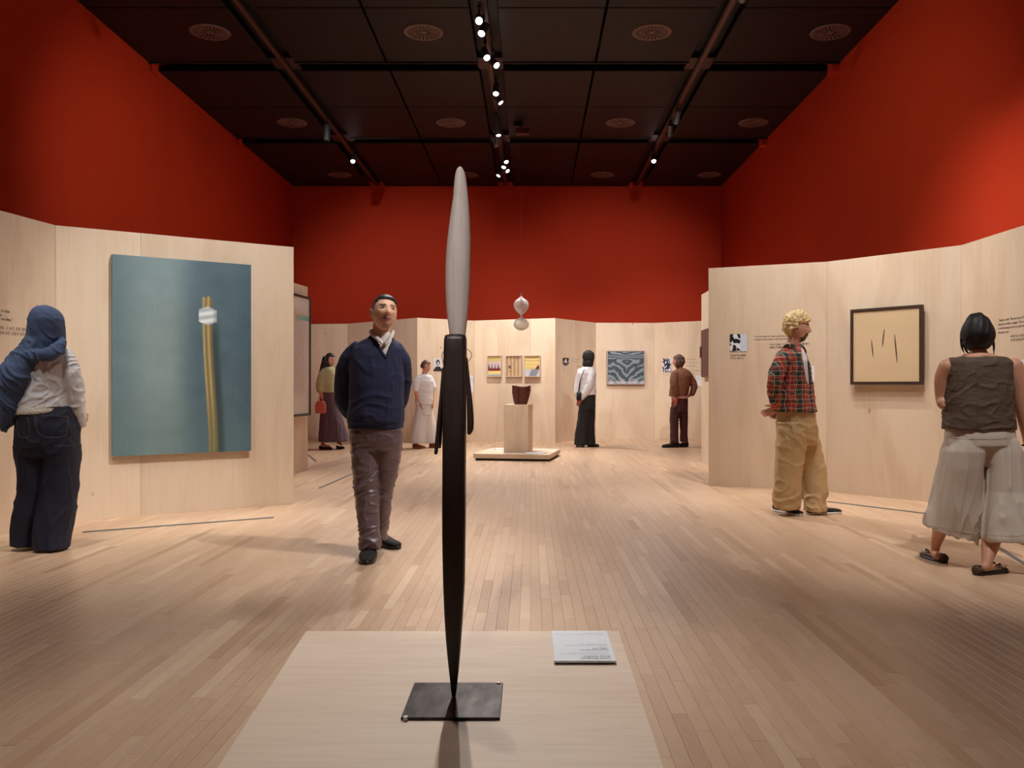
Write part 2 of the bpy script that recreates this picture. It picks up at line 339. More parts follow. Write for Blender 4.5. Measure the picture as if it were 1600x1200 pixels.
def wrinkle(me, amp, freq, aniso=(1, 1, 1), seed=0, fn=None, tilt=0.0):
    """soft folds plus sharp creases; aniso stretches the folds, tilt leans them (x += tilt*z)"""
    me.update(); nn = [v.normal.copy() for v in me.vertices]
    for v, n in zip(me.vertices, nn):
        c = v.co
        q = Vector(((c.x+tilt*c.z)*freq*aniso[0]+seed, c.y*freq*aniso[1]+seed*.37, (c.z-tilt*c.x)*freq*aniso[2]))
        w = noise.noise(q*.6+Vector((3, 7, 1))); q2 = q+Vector((w, w*.7, -w))*1.1
        d = noise.noise(q2)
        r1 = max(0.0, 1-3.2*abs(noise.noise(q2*1.15+Vector((9, 3, 5)))))
        r2 = max(0.0, 1-3.0*abs(noise.noise(q2*2.0+Vector((2, 8, 4)))))
        a = .62*amp*(fn(c) if fn else 1)
        v.co = c+n*(a*(d*.55+r1*r1*.75+r2*.22-.30))
    me.update()
def set_col(me, fn):
    a = me.color_attributes.new('col', 'FLOAT_COLOR', 'POINT')
    buf = []
    for v in me.vertices:
        buf.extend((*fn(v.co), 1.0))
    a.data.foreach_set('color', buf)
def cut_faces(me, pred):
    bm = bmesh.new(); bm.from_mesh(me)
    dele = [f for f in bm.faces if pred(f.calc_center_median(), f.normal)]
    bmesh.ops.delete(bm, geom=dele, context='FACES')
    for _ in range(6):
        bd = {v for e in bm.edges if e.is_boundary for v in e.verts}; new = {}
        for v in bd:
            nb = [e.other_vert(v).co for e in v.link_edges if e.is_boundary]
            if len(nb) == 2: new[v] = v.co*.4+(nb[0]+nb[1])*.3
        for v, co in new.items(): v.co = co
    bm.to_mesh(me); bm.free(); return me

def G(px, py, z=0.0):
    y = (CH-z)*F/(py-HY); return Vector(((px-VX)*y/F, y, z))
def at(px, py, Y): return Vector(((px-VX)*Y/F, Y, CH-(py-HY)*Y/F))
# ------------------------------------------------------------ room shell
HC, YB, YF = 5.916, 20.2, -3.0
XL0, XL1, XR = -5.42, -5.66, 4.52
bm = bmesh.new(); box_pts(bm, [(XL0-.25, YF, 0), (XL0, YF, 0), (XL1, YB, 0), (XL1-.25, YB, 0), (XL0-.25, YF, HC+.3), (XL0, YF, HC+.3), (XL1, YB, HC+.3), (XL1-.25, YB, HC+.3)])
struct(link('wall_left', bm, 'red'))
bm = bmesh.new(); box(bm, XR, XR+.25, YF, YB, 0, HC+.3); struct(link('wall_right', bm, 'red'))
bm = bmesh.new(); box(bm, -6.2, XR+.25, YB, YB+.25, 0, HC+.3); struct(link('wall_back', bm, 'red'))
bm = bmesh.new(); box(bm, -6.0, XR+.25, YF-.25, YF, 0, HC+.3); struct(link('wall_front', bm, 'red'))

# ------------------------------------------------------------ floor: slab and strips
bm = bmesh.new(); box(bm, -5.95, XR, YF, YB, -.2, -.012)
floor = struct(link('floor', bm, 'subfloor'))
PW = .057; G_ = .0004
boards = []
rnd = random.Random(3)
nrow = int((XR+5.7)/PW)+1
for i in range(nrow):
    x = -5.7+i*PW; y = YF+rnd.uniform(-.8, 0)
    while y < YB:
        L = rnd.choice((.35, .5, .6, .75, .9, 1.1, 1.3)); y1 = y+L
        a, b = max(y, YF), min(y1, YB)
        if b-a > .03: boards.append((x, min(x+PW, XR), a, b, min(1, max(0, rnd.gauss(.55, .24)))))
        y = y1
def board_geo(V, Fc, x0, x1, y0, y1):
    k = len(V); g = G_/2; c = .0009
    V += [(x0+g, y0+g, -.012), (x1-g, y0+g, -.012), (x1-g, y1-g, -.012), (x0+g, y1-g, -.012),
          (x0+g, y0+g, -c), (x1-g, y0+g, -c), (x1-g, y1-g, -c), (x0+g, y1-g, -c),
          (x0+g+c, y0+g+c, 0), (x1-g-c, y0+g+c, 0), (x1-g-c, y1-g-c, 0), (x0+g+c, y1-g-c, 0)]
    for a in (0, 4):
        for j in range(4):
            Fc.append((k+a+j, k+a+(j+1) % 4, k+a+4+(j+1) % 4, k+a+4+j))
    Fc.append((k+8, k+9, k+10, k+11))
def board_mesh(lst, name):
    V, Fc, T = [], [], []
    for (x0, x1, y0, y1, t) in lst:
        board_geo(V, Fc, x0, x1, y0, y1); T += [t]*12
    me = bpy.data.meshes.new(name); me.from_pydata(V, [], Fc); me.update()
    a = me.attributes.new('tint', 'FLOAT', 'POINT'); a.data.foreach_set('value', T); return me
def seen(b):
    x, y = (b[0]+b[1])/2, (b[2]+b[3])/2
    if y < 2.55: return False
    px = VX+x*F/y
    if not (-20 < px < 1620): return False
    if -1.0 < x < .39 and y < 3.8: return False
    return True
def size(b): 
    y = max((b[2]+b[3])/2, 1); return (b[3]-b[2])/y**3
cand = sorted([b for b in boards if seen(b)], key=size, reverse=True)[:300]
cs = set(map(id, cand))
for b in cand: link('plank', board_mesh([b], 'plank'), 'floor', floor)
rest = link('floorboards', board_mesh([b for b in boards if id(b) not in cs], 'floorboards'), 'floor', floor); rest['kind'] = 'stuff'

# ------------------------------------------------------------ ceiling: slab, black panels, lanes, tracks, vents
bm = bmesh.new(); box(bm, -6.2, XR+.25, YF-.25, YB+.25, HC+.3, HC+.5)
ceil = struct(link('ceiling', bm, 'void'))
xs = [(-5.62, -3.8), (-3.44, -2.12), (-2.09, -.77), (-.41, .935), (.965, 2.31), (2.67, XR)]
slots = [1.05, 4.85, 8.65, 12.46, 16.27]
ys = []
for s0, s1 in zip([YF-3.8+4.05-.0]+slots, slots+[YB+.0]):
    a = s0+(.34 if s0 in slots else 0); a = max(a, YF)
    mid = s0+2.0
    ys += [(a, mid-.012), (mid+.012, s1)] if mid < s1-.3 else [(a, s1)]
for (x0, x1) in xs:
    for (y0, y1) in ys:
        if y1-y0 < .1: continue
        bm = bmesh.new(); box(bm, x0, x1, y0, y1, HC, HC+.05); bevel(bm, .006); link('panel', bm, 'ceiling', ceil)
# bolts heads along panel corners are too small; steel flange along the slots
for s in slots:
    for (x0, x1) in ((-5.6, -3.8), (-3.44, -.77), (-.41, 2.31), (2.67, XR)):
        bm = bmesh.new(); box(bm, x0, x1, s-.02, s-.001, HC-.02, HC+.2); link('flange', bm, 'track', ceil)
for lane, X in LC.items():
    bm = bmesh.new(); box(bm, X-.17, X+.17, YF, YB, HC+.10, HC+.13); link('channel', bm, 'ceiling', ceil)
    t = thing('lighting_track', {'left': 'dark metal lighting track along the left lane of the black ceiling', 'centre': 'dark metal lighting track along the centre lane carrying the bright spotlights', 'right': 'dark metal lighting track along the right lane of the black ceiling'}[lane], 'lighting track', (X, 10, HC), 'lighting tracks on the ceiling')
    bm = bmesh.new(); box(bm, X-.045, X+.045, YF, YB, HC+.0, HC+.10); link('rail_body', bm, 'track', t)
    bm = bmesh.new(); box(bm, X-.012, X+.012, YF, YB, HC-.006, HC+.0005); link('conductor_strip', bm, 'rail', t)
    for s in slots:
        for sg in (-1, 1):
            bm = bmesh.new(); box(bm, X+sg*.05-(.14 if sg < 0 else 0), X+sg*.05+(.14 if sg > 0 else 0), s-.1, s+.34, HC+.03, HC+.09); link('joint_cover', bm, 'track', t)
    # red stub of wall paint in the lane end
    bm = bmesh.new(); box(bm, X-.16, X+.16, YB-.06, YB-.002, HC-.12, HC+.09); struct(link('trim_back', bm, 'red'))
for s in slots[3:]:
    for X0, X1 in ((XL0-.25, XL0+.02-.012*s/1.0*.9), (XR-.1, XR)):
        bm = bmesh.new(); box(bm, X0, X1, s+.01, s+.23, HC-.12, HC+.2); struct(link('trim_side', bm, 'red'))

vent_lab = []
def vent_proto():
    t = thing('ceiling_vent', 'x', 'air vent', (0, 0, 0), 'round slotted air vents in the ceiling')
    R = .265
    bm = bmesh.new()
    skin_rings(bm, [[Vector((r*math.cos(2*math.pi*i/40), r*math.sin(2*math.pi*i/40), z)) for i in range(40)] for r, z in ((R-.04, 0), (R, 0), (R-.006, -.012), (R-.045, -.012))], cap=False)
    link('rim', bm, 'vent', t)
    bm = bmesh.new()
    for k in range(24):
        a = 2*math.pi*k/24; d = Vector((math.cos(a), math.sin(a), 0)); n = Vector((-d.y, d.x, 0))
        r0 = .03 if k % 2 == 0 else .10
        w0 = .004 if k % 2 == 0 else .007; w1 = .017
        p = [d*r0-n*w0, d*(R-.03)-n*w1, d*(R-.03)+n*w1, d*r0+n*w0]
        box_pts(bm, [q+Vector((0, 0, -.010)) for q in p]+[q for q in p])
    link('blades', bm, 'vent', t)
    bm = bmesh.new(); skin_rings(bm, [[Vector((r*math.cos(2*math.pi*i/20), r*math.sin(2*math.pi*i/20), z)) for i in range(20)] for r, z in ((.04, 0), (.04, -.013))]); link('hub', bm, 'vent', t)
    bm = bmesh.new(); skin_rings(bm, [[Vector((r*math.cos(2*math.pi*i/30), r*math.sin(2*math.pi*i/30), z)) for i in range(30)] for r, z in ((R-.02, -.0015), (R-.02, -.003))]); link('backing', bm, 'void', t)
    return t
vp = vent_proto()
first = True
rown = {11.38: 'nearest row', 15.3: 'middle row', 19.1: 'farthest row'}
for Y in (11.38, 15.3, 19.1):
    for X, w in ((-4.28, 'by the left red wall'), (-1.43, 'between the left and centre lanes'), (1.62, 'between the centre and right lanes'), (4.0, 'by the right red wall')):
        if first: o = vp; first = False
        else:
            o = vp.copy(); COL.objects.link(o)
            for ch in vp.children:
                c = ch.copy(); COL.objects.link(c); c.parent = o
        o.location = (X, Y, HC-.0005); o['label'] = f'round slotted air vent {w}, {rown[Y]} of vents'

# ------------------------------------------------------------ track spotlights
def lamp_proto():
    t = thing('track_spotlight', 'x', 'spotlight', (0, 0, 0), 'track spotlights')
    return t
def quat_to(d): return Vector(d).to_track_quat('-Z', 'Y')
def mesh_of(bm, name):
    bmesh.ops.recalc_face_normals(bm, faces=bm.faces); me = bpy.data.meshes.new(name); bm.to_mesh(me); bm.free(); return me
def circ(r, z, n=20): return [Vector((r*math.cos(2*math.pi*i/n), r*math.sin(2*math.pi*i/n), z)) for i in range(n)]
bm = bmesh.new(); skin_rings(bm, [circ(.044, .10), circ(.05, .094), circ(.05, -.108), circ(.045, -.11), circ(.043, -.085)]); ME_HOUSE = mesh_of(bm, 'housing'); ME_HOUSE.materials.append(M['lamp_body'])
bm = bmesh.new(); skin_rings(bm, [circ(.041, -.090), circ(.041, -.096)]); ME_LENS = mesh_of(bm, 'lens'); ME_LENS.materials.append(M['lens'])
bm = bmesh.new(); box(bm, -.02, .02, -.06, .06, .125, .157); skin_rings(bm, [circ(.011, .02, 10), circ(.011, .13, 10)]); ME_STEM = mesh_of(bm, 'stem'); ME_STEM.materials.append(M['track'])
order = {'left': 0, 'centre': 0, 'right': 0}; near = dict(order)
ordn = ['first', 'second', 'third', 'fourth', 'fifth', 'sixth', 'seventh', 'eighth', 'ninth', 'tenth', 'eleventh', 'twelfth', 'thirteenth', 'fourteenth', 'fifteenth', 'sixteenth']
for (lane, y, dx, tgt, watt, cone) in sorted(LAMPS, key=lambda a: (a[0], a[1])):
    X = LC[lane]+dx; z = HC-.165; vis = y > 9.9
    if vis: order[lane] += 1; lab = f'{ordn[order[lane]-1]} lit track spotlight from the camera in the {lane} ceiling lane'
    else:
        near[lane] += 1; lab = f'unseen track spotlight above the frame in the {lane} ceiling lane, {ordn[near[lane]-1]} from the front wall'
    t = thing('track_spotlight', lab, 'spotlight', (X, y, z), 'track spotlights')
    d = (Vector(tgt)-Vector((X, y, z))).normalized()
    st = bpy.data.objects.new('stem', ME_STEM); COL.objects.link(st); st.parent = t
    h = bpy.data.objects.new('housing', ME_HOUSE); COL.objects.link(h); h.parent = t; h.rotation_mode = 'QUATERNION'; h.rotation_quaternion = quat_to(d)
    l = bpy.data.objects.new('lens', ME_LENS); COL.objects.link(l); l.parent = h
    ld = bpy.data.lights.new('spot', 'SPOT'); ld.energy = watt*LAMP_GAIN; ld.color = LAMP_COL; ld.spot_size = math.radians(cone); ld.spot_blend = .9; ld.shadow_soft_size = .035
    lo = bpy.data.objects.new('spot_beam', ld); COL.objects.link(lo); lo.parent = h; lo.location = (0, 0, -.15)
# two dark, unlit heads seen against the ceiling
for (X, y, lab, dd) in ((LC['left']-.02, 15.25, 'unlit grey cylinder spotlight hanging from the left ceiling lane', (0, -.05, -1)),
                        (LC['centre']+.0, 14.75, 'grey cylinder spotlight pointing straight down in the centre ceiling lane', (0, 0, -1))):
    t = thing('track_spotlight', lab, 'spotlight', (X, y, HC-.165), 'track spotlights')
    st = bpy.data.objects.new('stem', ME_STEM); COL.objects.link(st); st.parent = t
    h = bpy.data.objects.new('housing', ME_HOUSE); COL.objects.link(h); h.parent = t; h.rotation_mode = 'QUATERNION'; h.rotation_quaternion = quat_to(dd); h.location = (0, 0, -.03); h.scale = (1.15, 1.15, 1.35)

# ------------------------------------------------------------ birch partition walls
HW = 2.60
def pt(px, Y): return ((px-VX)*Y/F, Y)
def ft(py): return 1.4*F/(HY-py)
class Wall:
    def __init__(self, name, pts, seams, side=1, thick=.11):
        """pts left to right as seen; seams = list per segment of fractions where panels meet"""
        self.pts = pts; self.root = None
        bm = bmesh.new()
        # core, set back 12 mm behind the panel faces, one closed slab per segment
        for a, b in zip(pts, pts[1:]):
            a_, b_ = Vector(a), Vector(b); d = (b_-a_).normalized(); n = self.nrm(d)
            obox(bm, a_, d, n, 0, (b_-a_).length, -thick, -.012, 0, HW-.001)
        self.root = struct(link(name, bm, 'birch_edge'))
        for k, (a, b) in enumerate(zip(pts, pts[1:])):
            a_, b_ = Vector(a), Vector(b); L = (b_-a_).length; d = (b_-a_).normalized(); n = self.nrm(d)
            cuts = [0]+[L*s if s < 1 else self.hit(s, k)[0] for s in seams[k]]+[L]
            for u0, u1 in zip(cuts, cuts[1:]):
                bm = bmesh.new(); obox(bm, a_, d, n, u0+.0008, u1-.0008, -.0119, 0, .0, HW)
                bmesh.ops.bevel(bm, geom=list(bm.edges), offset=.0012, segments=1, affect='EDGES')
                link('panel', bm, 'birch', self.root)
    def nrm(self, d):
        n = Vector((d.y, -d.x)); 
        return n if n.y < 0 or abs(n.y) < 1e-6 else n
    def hit(self, px, k):
        """point on segment k seen at column px -> (u, origin, d, n, Y)"""
        a, b = Vector(self.pts[k]), Vector(self.pts[k+1]); d = (b-a).normalized(); n = self.nrm(d)
        m = (px-VX)/F
        u = (m*a.y-a.x)/(d.x-m*d.y)
        return u, a, d, n, a.y+d.y*u
PA = pt(-60, 6.48); PB = pt(0, 6.83); PC = pt(87, 7.46); PD = pt(459, 8.64)
# left front partition: continues towards the camera outside the frame
dv = Vector(PC)-Vector(PB); dv.normalize(); PA = tuple(Vector(PC)-dv*2.4)
WLF = Wall('wall_left_near', [PA, PC, PD], [[.5], [220]])
WLM = Wall('wall_left_middle', [(-3.55, 9.2), pt(481, 12.15)], [[.5]])
WBK = Wall('wall_back_partition', [(-5.64, 19.6), pt(543, 19.4), pt(652, 17.68), pt(741, 18.46), pt(867.5, 17.76), pt(931, 19.09), pt(1022, 19.15), pt(1100, 18.5), (XR-.02, 17.9)],
           [[.5], [.5], [.33], [.3, .7], [], [], [.70], []])
dv = Vector(pt(1600, 7.46))-Vector(pt(1502, 8.52)); dv.normalize(); PE = tuple(Vector(pt(1502, 8.52))+dv*3.6)
WRF = Wall('wall_right_near', [pt(1107, 10.2), pt(1292, 9.66), pt(1502, 8.52), (min(PE[0], XR-.08), PE[1])], [[], [], [.34, .67]])
WRM = Wall('wall_right_middle', [pt(1096, 13.2), (2.60, 11.3)], [[.5]])

# ------------------------------------------------------------ pictures
def grid_art(name, wall, k, pxa, pxb, pya, pyb, off, thick, paint, nx, ny, parent, mat='art', inset=0.0):
    """painted face as a fine grid with colour; pya/pyb = (top, bottom) rows at the picture's centre column"""
    ua, a, d, n, Ya = wall.hit(pxa, k); ub = wall.hit(pxb, k)[0]; Yc = wall.hit((pxa+pxb)/2, k)[4]
    z1 = CH-(pya-HY)*Yc/F; z0 = CH-(pyb-HY)*Yc/F
    if ub < ua: ua, ub = ub, ua
    ua += inset; ub -= inset; z0 += inset; z1 -= inset
    V, Fc, C = [], [], []
    for j in range(ny+1):
        for i in range(nx+1):
            u = ua+(ub-ua)*i/nx; z = z1+(z0-z1)*j/ny
            V.append((a.x+d.x*u+n.x*(off+thick), a.y+d.y*u+n.y*(off+thick), z)); C.append(rgb(*paint(i/nx, j/ny)))
    for j in range(ny):
        for i in range(nx):
            p = j*(nx+1)+i; Fc.append((p, p+nx+1, p+nx+2, p+1))
    k0 = len(V)
    for (u, z) in ((ua, z1), (ub, z1), (ub, z0), (ua, z0)):
        V.append((a.x+d.x*u+n.x*off, a.y+d.y*u+n.y*off, z)); C.append(C[0])
    q = [0, nx, (ny+1)*(nx+1)-1, ny*(nx+1)]
    edges = [list(range(0, nx+1)), [j*(nx+1)+nx for j in range(ny+1)], list(range((ny+1)*(nx+1)-1, ny*(nx+1)-1, -1)), [j*(nx+1) for j in range(ny, -1, -1)]]
    for e, (p, r) in zip(edges, ((0, 1), (1, 2), (2, 3), (3, 0))): Fc.append(tuple(e)+(k0+r, k0+p))
    Fc.append((k0, k0+1, k0+2, k0+3))
    me = bpy.data.meshes.new(name); me.from_pydata(V, [], Fc); me.update()
    ca = me.color_attributes.new('col', 'FLOAT_COLOR', 'POINT'); ca.data.foreach_set('color', [x for c in C for x in (*c, 1)])
    return link(name, me, mat, parent)
def frame4(wall, k, pxa, pxb, pya, pyb, off, depth, w, mat, parent):
    ua, a, d, n, Ya = wall.hit(pxa, k); ub = wall.hit(pxb, k)[0]; Yc = wall.hit((pxa+pxb)/2, k)[4]
    z1 = CH-(pya-HY)*Yc/F; z0 = CH-(pyb-HY)*Yc/F
    if ub < ua: ua, ub = ub, ua
    bm = bmesh.new()
    obox(bm, a, d, n, ua, ub, off, off+depth, z1-w, z1); obox(bm, a, d, n, ua, ub, off, off+depth, z0, z0+w)
    obox(bm, a, d, n, ua, ua+w, off, off+depth, z0+w, z1-w); obox(bm, a, d, n, ub-w, ub, off, off+depth, z0+w, z1-w)
    obox(bm, a, d, n, ua+w, ub-w, off, off+.004, z0+w, z1-w)
    return link('frame', bm, mat, parent)
def wthing(name, label, cat, wall, k, px, py, group=None):
    u, a, d, n, Y = wall.hit(px, k); p = a+d*u
    return thing(name, label, cat, (p.x, p.y, CH-(py-HY)*Y/F), group)
def mixc(a, b, t): t = max(0, min(1, t)); return tuple(x+(y-x)*t for x, y in zip(a, b))
def sm(a, b, x): t = max(0, min(1, (x-a)/(b-a))); return t*t*(3-2*t)

def paint_big(u, v):
    c = mixc((96, 116, 110), (126, 142, 132), sm(0, .28, u)); c = mixc(c, (78, 98, 98), sm(.38, .62, u)); c = mixc(c, (62, 84, 88), sm(.85, 1, u)*.6)
    c = mixc(c, (82, 104, 96), sm(.55, 1, v)*.45); c = mixc(c, (112, 134, 134), sm(.35, 0, v)*sm(.5, .1, abs(u-.45))*.4)
    c = mixc(c, (60, 72, 76), sm(.3, 0, v)*sm(.25, 0, abs(u-.7))*.35)
    k = noise.noise(Vector((u*7, v*14, 0)))*5+noise.noise(Vector((u*60, v*20, 3)))*3; c = tuple(x*1.02+k+5 for x in c)
    c = (c[0]-5, c[1]-1, c[2]+10)
    yy = .185+.80*v
    cx = .672+.034*sm(.30, 1.05, v)-.006*math.sin(v*5); hw = .040-.002*v
    # soft shadow on the right of the reeds
    c = mixc(c, (46, 60, 58), sm(.05, 0, abs(u-cx-.055))*sm(.25, .4, v)*.75)
    if v > .185+.012*noise.noise(Vector((u*60, 0, 0))):
        t = (u-cx)/hw
        if abs(t) < 1:
            st = math.sin(t*7.0+.4)*.5+.5
            g = mixc((118, 106, 72), (186, 164, 112), st); g = mixc(g, (82, 66, 44), sm(.5, 1, t)*.6); g = mixc(g, (104, 104, 72), sm(.6, 1, v)*.72)
            c = mixc(g, c, sm(.8, 1, abs(t)))
    if abs(v-.285) < .038+.008*math.sin(u*40) and -.062 < u-cx < .070:
        s = .5+.5*math.sin(v*160+u*22); c = mixc((168, 184, 190), (236, 240, 240), s); c = mixc(c, (120, 136, 144), sm(.03, .068, u-cx)*.6)
    return c
t = wthing('canvas_painting', 'tall green grey canvas painting of bound golden reeds on left birch wall', 'painting', WLF, 1, 282, 708)
grid_art('canvas', WLF, 1, 174, 390, 406.5, 708, .008, .045, paint_big, 150, 200, t)

def paint_beige(u, v):
    c = (204, 177, 140); k = noise.noise(Vector((u*3, v*3, 1)))*4+noise.noise(Vector((u*150, v*150, 1)))*3
    c = tuple(x+k for x in c)
    for (x0, y0, y1, sl, w) in ((.30, .40, .66, .03, .007), (.47, .26, .52, -.03, .008), (.66, .34, .74, .04, .008)):
        if y0 < v < y1:
            tt = (v-y0)/(y1-y0); xc = x0+sl*(tt-.5); ww = w*math.sin(math.pi*tt)**.6
            c = mixc((52, 34, 22), c, sm(ww*.6, ww*1.4+.003, abs(u-xc)))
    return c
t = wthing('framed_canvas', 'square plain beige canvas with a few dark strokes in dark frame on right birch wall', 'painting', WRF, 1, 1390, 601)
frame4(WRF, 1, 1334.5, 1446, 480.5, 601, .03, .05, .028, 'frame_dark', t)
grid_art('canvas', WRF, 1, 1334.5, 1446, 480.5, 601, .035, .035, paint_beige, 160, 120, t, inset=.032)

def paint_swirl(u, v):
    w0 = noise.noise(Vector((u*3, v*3, 2)))*.10
    cx = .10 if u < .53 else .96
    r = math.hypot((u-cx)*1.15, (v-1.12+.25*abs(u-.53)))+w0
    r += (v*1.2+abs(u-.5)*.6+w0-r)*sm(.34, .08, v)
    w = .5+.5*math.sin(r*34+noise.noise(Vector((u*9, v*9, 5)))*1.6); c = mixc((50, 62, 70), (132, 148, 154), w**1.4)
    c = mixc(c, (176, 184, 188), sm(.3, .0, v)*.25*w)
    c = mixc(c, (40, 50, 68), sm(.12, 0, abs(u-.78)+abs(v-.45)*.9)*.8)
    if v > .84: c = mixc(c, (196, 168, 176), .6*(.5+.5*math.sin(u*20))); 
    if v > .92: c = mixc(c, (206, 206, 214), .5)
    return c
t = wthing('framed_painting', 'silver framed painting of blue grey curling waves on back birch wall', 'painting', WBK, 5, 977, 601)
frame4(WBK, 5, 947.5, 1006.5, 548, 601, .03, .05, .022, 'frame_silver', t)
grid_art('canvas', WBK, 5, 947.5, 1006.5, 548, 601, .035, .03, paint_swirl, 110, 100, t, inset=.022)

def paint_pale(u, v):
    c = (214, 206, 200); k = noise.noise(Vector((u*22, v*70, 5)))
    m = sm(.55, .2, abs(u-.45))*sm(.42, .3, abs(v-.47))
    c = mixc(c, (168, 150, 158), m*(.35+.6*max(0, k))); 
    if .15 < v < .2 and u > .5: c = (126, 182, 176)
    c = mixc(c, (214, 150, 110), m*max(0, noise.noise(Vector((u*5, v*9, 8))))*.8)
    return tuple(x+noise.noise(Vector((u*120, v*200, 5)))*8 for x in c)
t = wthing('framed_drawing', 'tall pale speckled drawing in black frame on middle left birch wall', 'painting', WLM, 0, 470, 650)
frame4(WLM, 0, 430, 477.5, 459, 651, .03, .05, .03, 'frame_black', t)
grid_art('paper', WLM, 0, 430, 477.5, 459, 651, .035, .03, paint_pale, 90, 110, t, inset=.03)

t = wthing('relief_panel', 'dark brown textured panel on middle right birch wall', 'relief', WRM, 0, 1103, 588)
ua, a, d, n, Y = WRM.hit(1100.5, 0); ub = WRM.hit(1120, 0)[0]
bm = bmesh.new(); z1, z0 = CH+87*12.7/F, CH+13*12.7/F
obox(bm, a, d, n, min(ua, ub), max(ua, ub), .01, .05, z0, z1); link('board', bm, 'brown_art', t)
bm = bmesh.new()
for i in range(22):
    zz = z0+.3+(z1-z0-.55)*i/22; ball(bm, (a.x+d.x*(ua+.02)+n.x*.045, a.y+d.y*(ua+.02)+n.y*.045, zz), .014+.008*(i % 3), 5)
link('crust', bm, 'brown_art', t)

# three small frames side by side
def frA(u, v):
    if v < .27: return mixc((214, 190, 120), (190, 166, 100), .5+.5*math.sin(v*60))
    if v < .62: return mixc((206, 186, 186), (70, 40, 60), (1 if math.sin(u*26) > .45 and v > .38 else .12)*(1 if v > .5 else .45))
    if v < .74: return (112, 30, 26)
    if v < .92: return (226, 200, 132)
    return (150, 160, 160)
def frB(u, v):
    c = mixc((206, 176, 138), (160, 128, 98), .5+.5*math.sin(u*26))
    if abs((v-.47)+(u-.3)*.75) < .012 and .35 < u < .8: c = (110, 82, 60)
    if .14 < u < .32 and .46 < v < .62: c = (108, 74, 48)
    if .18 < u < .34 and .7 < v < .82 and math.sin(u*70+v*50) > 0: c = (120, 70, 50)
    return c
def frC(u, v):
    if v < .66:
        c = (222, 194, 130) if math.sin(v*34) < .9 else (176, 150, 96)
        if v > .46 and u > .95-.9*(v-.36): c = (92, 30, 30)
        return c
    if u > .95-.55*(v-.2) -.25 and u < 1.35-.6*v: return mixc((96, 108, 122), (170, 178, 186), .5+.5*math.sin((u+v*.5)*60))
    return (200, 200, 206)
for (x0, x1, fn, mt, lab) in ((763, 785, frA, 'frame_pale', 'small framed striped textile piece with maroon band, left of three on back wall'),
                              (791.5, 816.5, frB, 'frame_pale', 'small framed brown striped piece with small square, middle of three on back wall'),
                              (820.5, 845.5, frC, 'frame_pale', 'small framed yellow and grey slatted piece, right of three on back wall')):
    t = wthing('small_framed_work', lab, 'framed picture', WBK, 3, (x0+x1)/2, 588, 'three small framed works on the back wall')
    frame4(WBK, 3, x0, x1, 555.5, 589, .015, .055, .013, mt, t)
    grid_art('sheet', WBK, 3, x0, x1, 555.5, 589, .02, .02, fn, 40, 50, t, inset=.0145)

# small photographs and cards
def bw(seed, dark, light, th=.0, bias=None, sx=3, sy=3):
    def f(u, v):
        k = noise.noise(Vector((u*sx+seed, v*sy, seed)))+.5*noise.noise(Vector((u*sx*2, v*sy*2, seed)))
        if bias: k += bias(u, v)
        return mixc(light, dark, sm(th-.04, th+.04, k))
    return f
def portrait(u, v):
    if (u-.5)**2/.045+(v-.32)**2/.05 < 1: return (30, 26, 28) if not ((u-.52)**2/.010+(v-.38)**2/.018 < 1) else (206, 200, 200)
    if v > .62 and abs(u-.5) < .18+(v-.62)*1.2: return (48, 42, 46)
    return (206, 204, 208)
def two_tone(u, v):
    if u > .62: return (206, 214, 230)
    return bw(4.2, (22, 24, 34), (228, 230, 238), .0, None, 4.5, 4)(u, v)
def photo(label, wall, k, xa, xb, ya, yb, fn, nx=30, ny=34):
    t = wthing('photograph', label, 'photograph', wall, k, (xa+xb)/2, yb, 'small black and white prints on the walls')
    grid_art('sheet', wall, k, xa, xb, ya, yb, .002, .004, fn, nx, ny, t, 'print')
photo('small black and white portrait print beside the person in white', WBK, 2, 677, 691, 560, 580, portrait)
photo('tiny dark photograph on the angled back wall beside the person in white shirt', WBK, 4, 879, 888.5, 559, 571, bw(2.1, (26, 22, 24), (220, 214, 214), -.12))
photo('black and white speckled print on the back wall in front of the man in brown', WBK, 6, 1035, 1049, 560, 582, bw(5.7, (30, 30, 46), (216, 218, 230), .12, lambda u, v: .5*sm(.35, .1, abs(u-.6)+abs(v-.5)*.5), 6, 6))
photo('black and white print with blue margin on right birch wall', WRF, 0, 1140.5, 1167.5, 522, 549, two_tone, 48, 48)

# ------------------------------------------------------------ lettering
def text_mesh(body, size, bold=0.0, align='LEFT', spacing=1.0):
    c = bpy.data.curves.new('t', 'FONT'); c.body = body; c.size = size; c.offset = bold*size; c.align_x = align; c.space_line = spacing; c.resolution_u = 2
    c.fill_mode = 'FRONT' if hasattr(c, 'fill_mode') and c.dimensions == '2D' else c.fill_mode
    o = bpy.data.objects.new('t', c); COL.objects.link(o)
    dg = bpy.context.evaluated_depsgraph_get(); dg.update()
    me = bpy.data.meshes.new_from_object(o.evaluated_get(dg)); bpy.data.objects.remove(o)
    return me
def put_text(name, lines, origin, right, up, nrm, parent, mat='ink', align='LEFT'):
    """lines: (text, size, bold, dx, dy); origin in world"""
    bm = bmesh.new()
    for (tx, size, bold, dx, dy) in lines:
        me = text_mesh(tx, size, bold, align)
        R, U, Nn = Vector(right), Vector(up), Vector(nrm)
        for v in me.vertices:
            v.co = Vector(origin)+R*(v.co.x+dx)+U*(v.co.y+dy)+Nn*.0012
        bm.from_mesh(me); bpy.data.meshes.remove(me)
    me = bpy.data.meshes.new(name); bm.to_mesh(me); bm.free()
    return link(name, me, mat, parent)
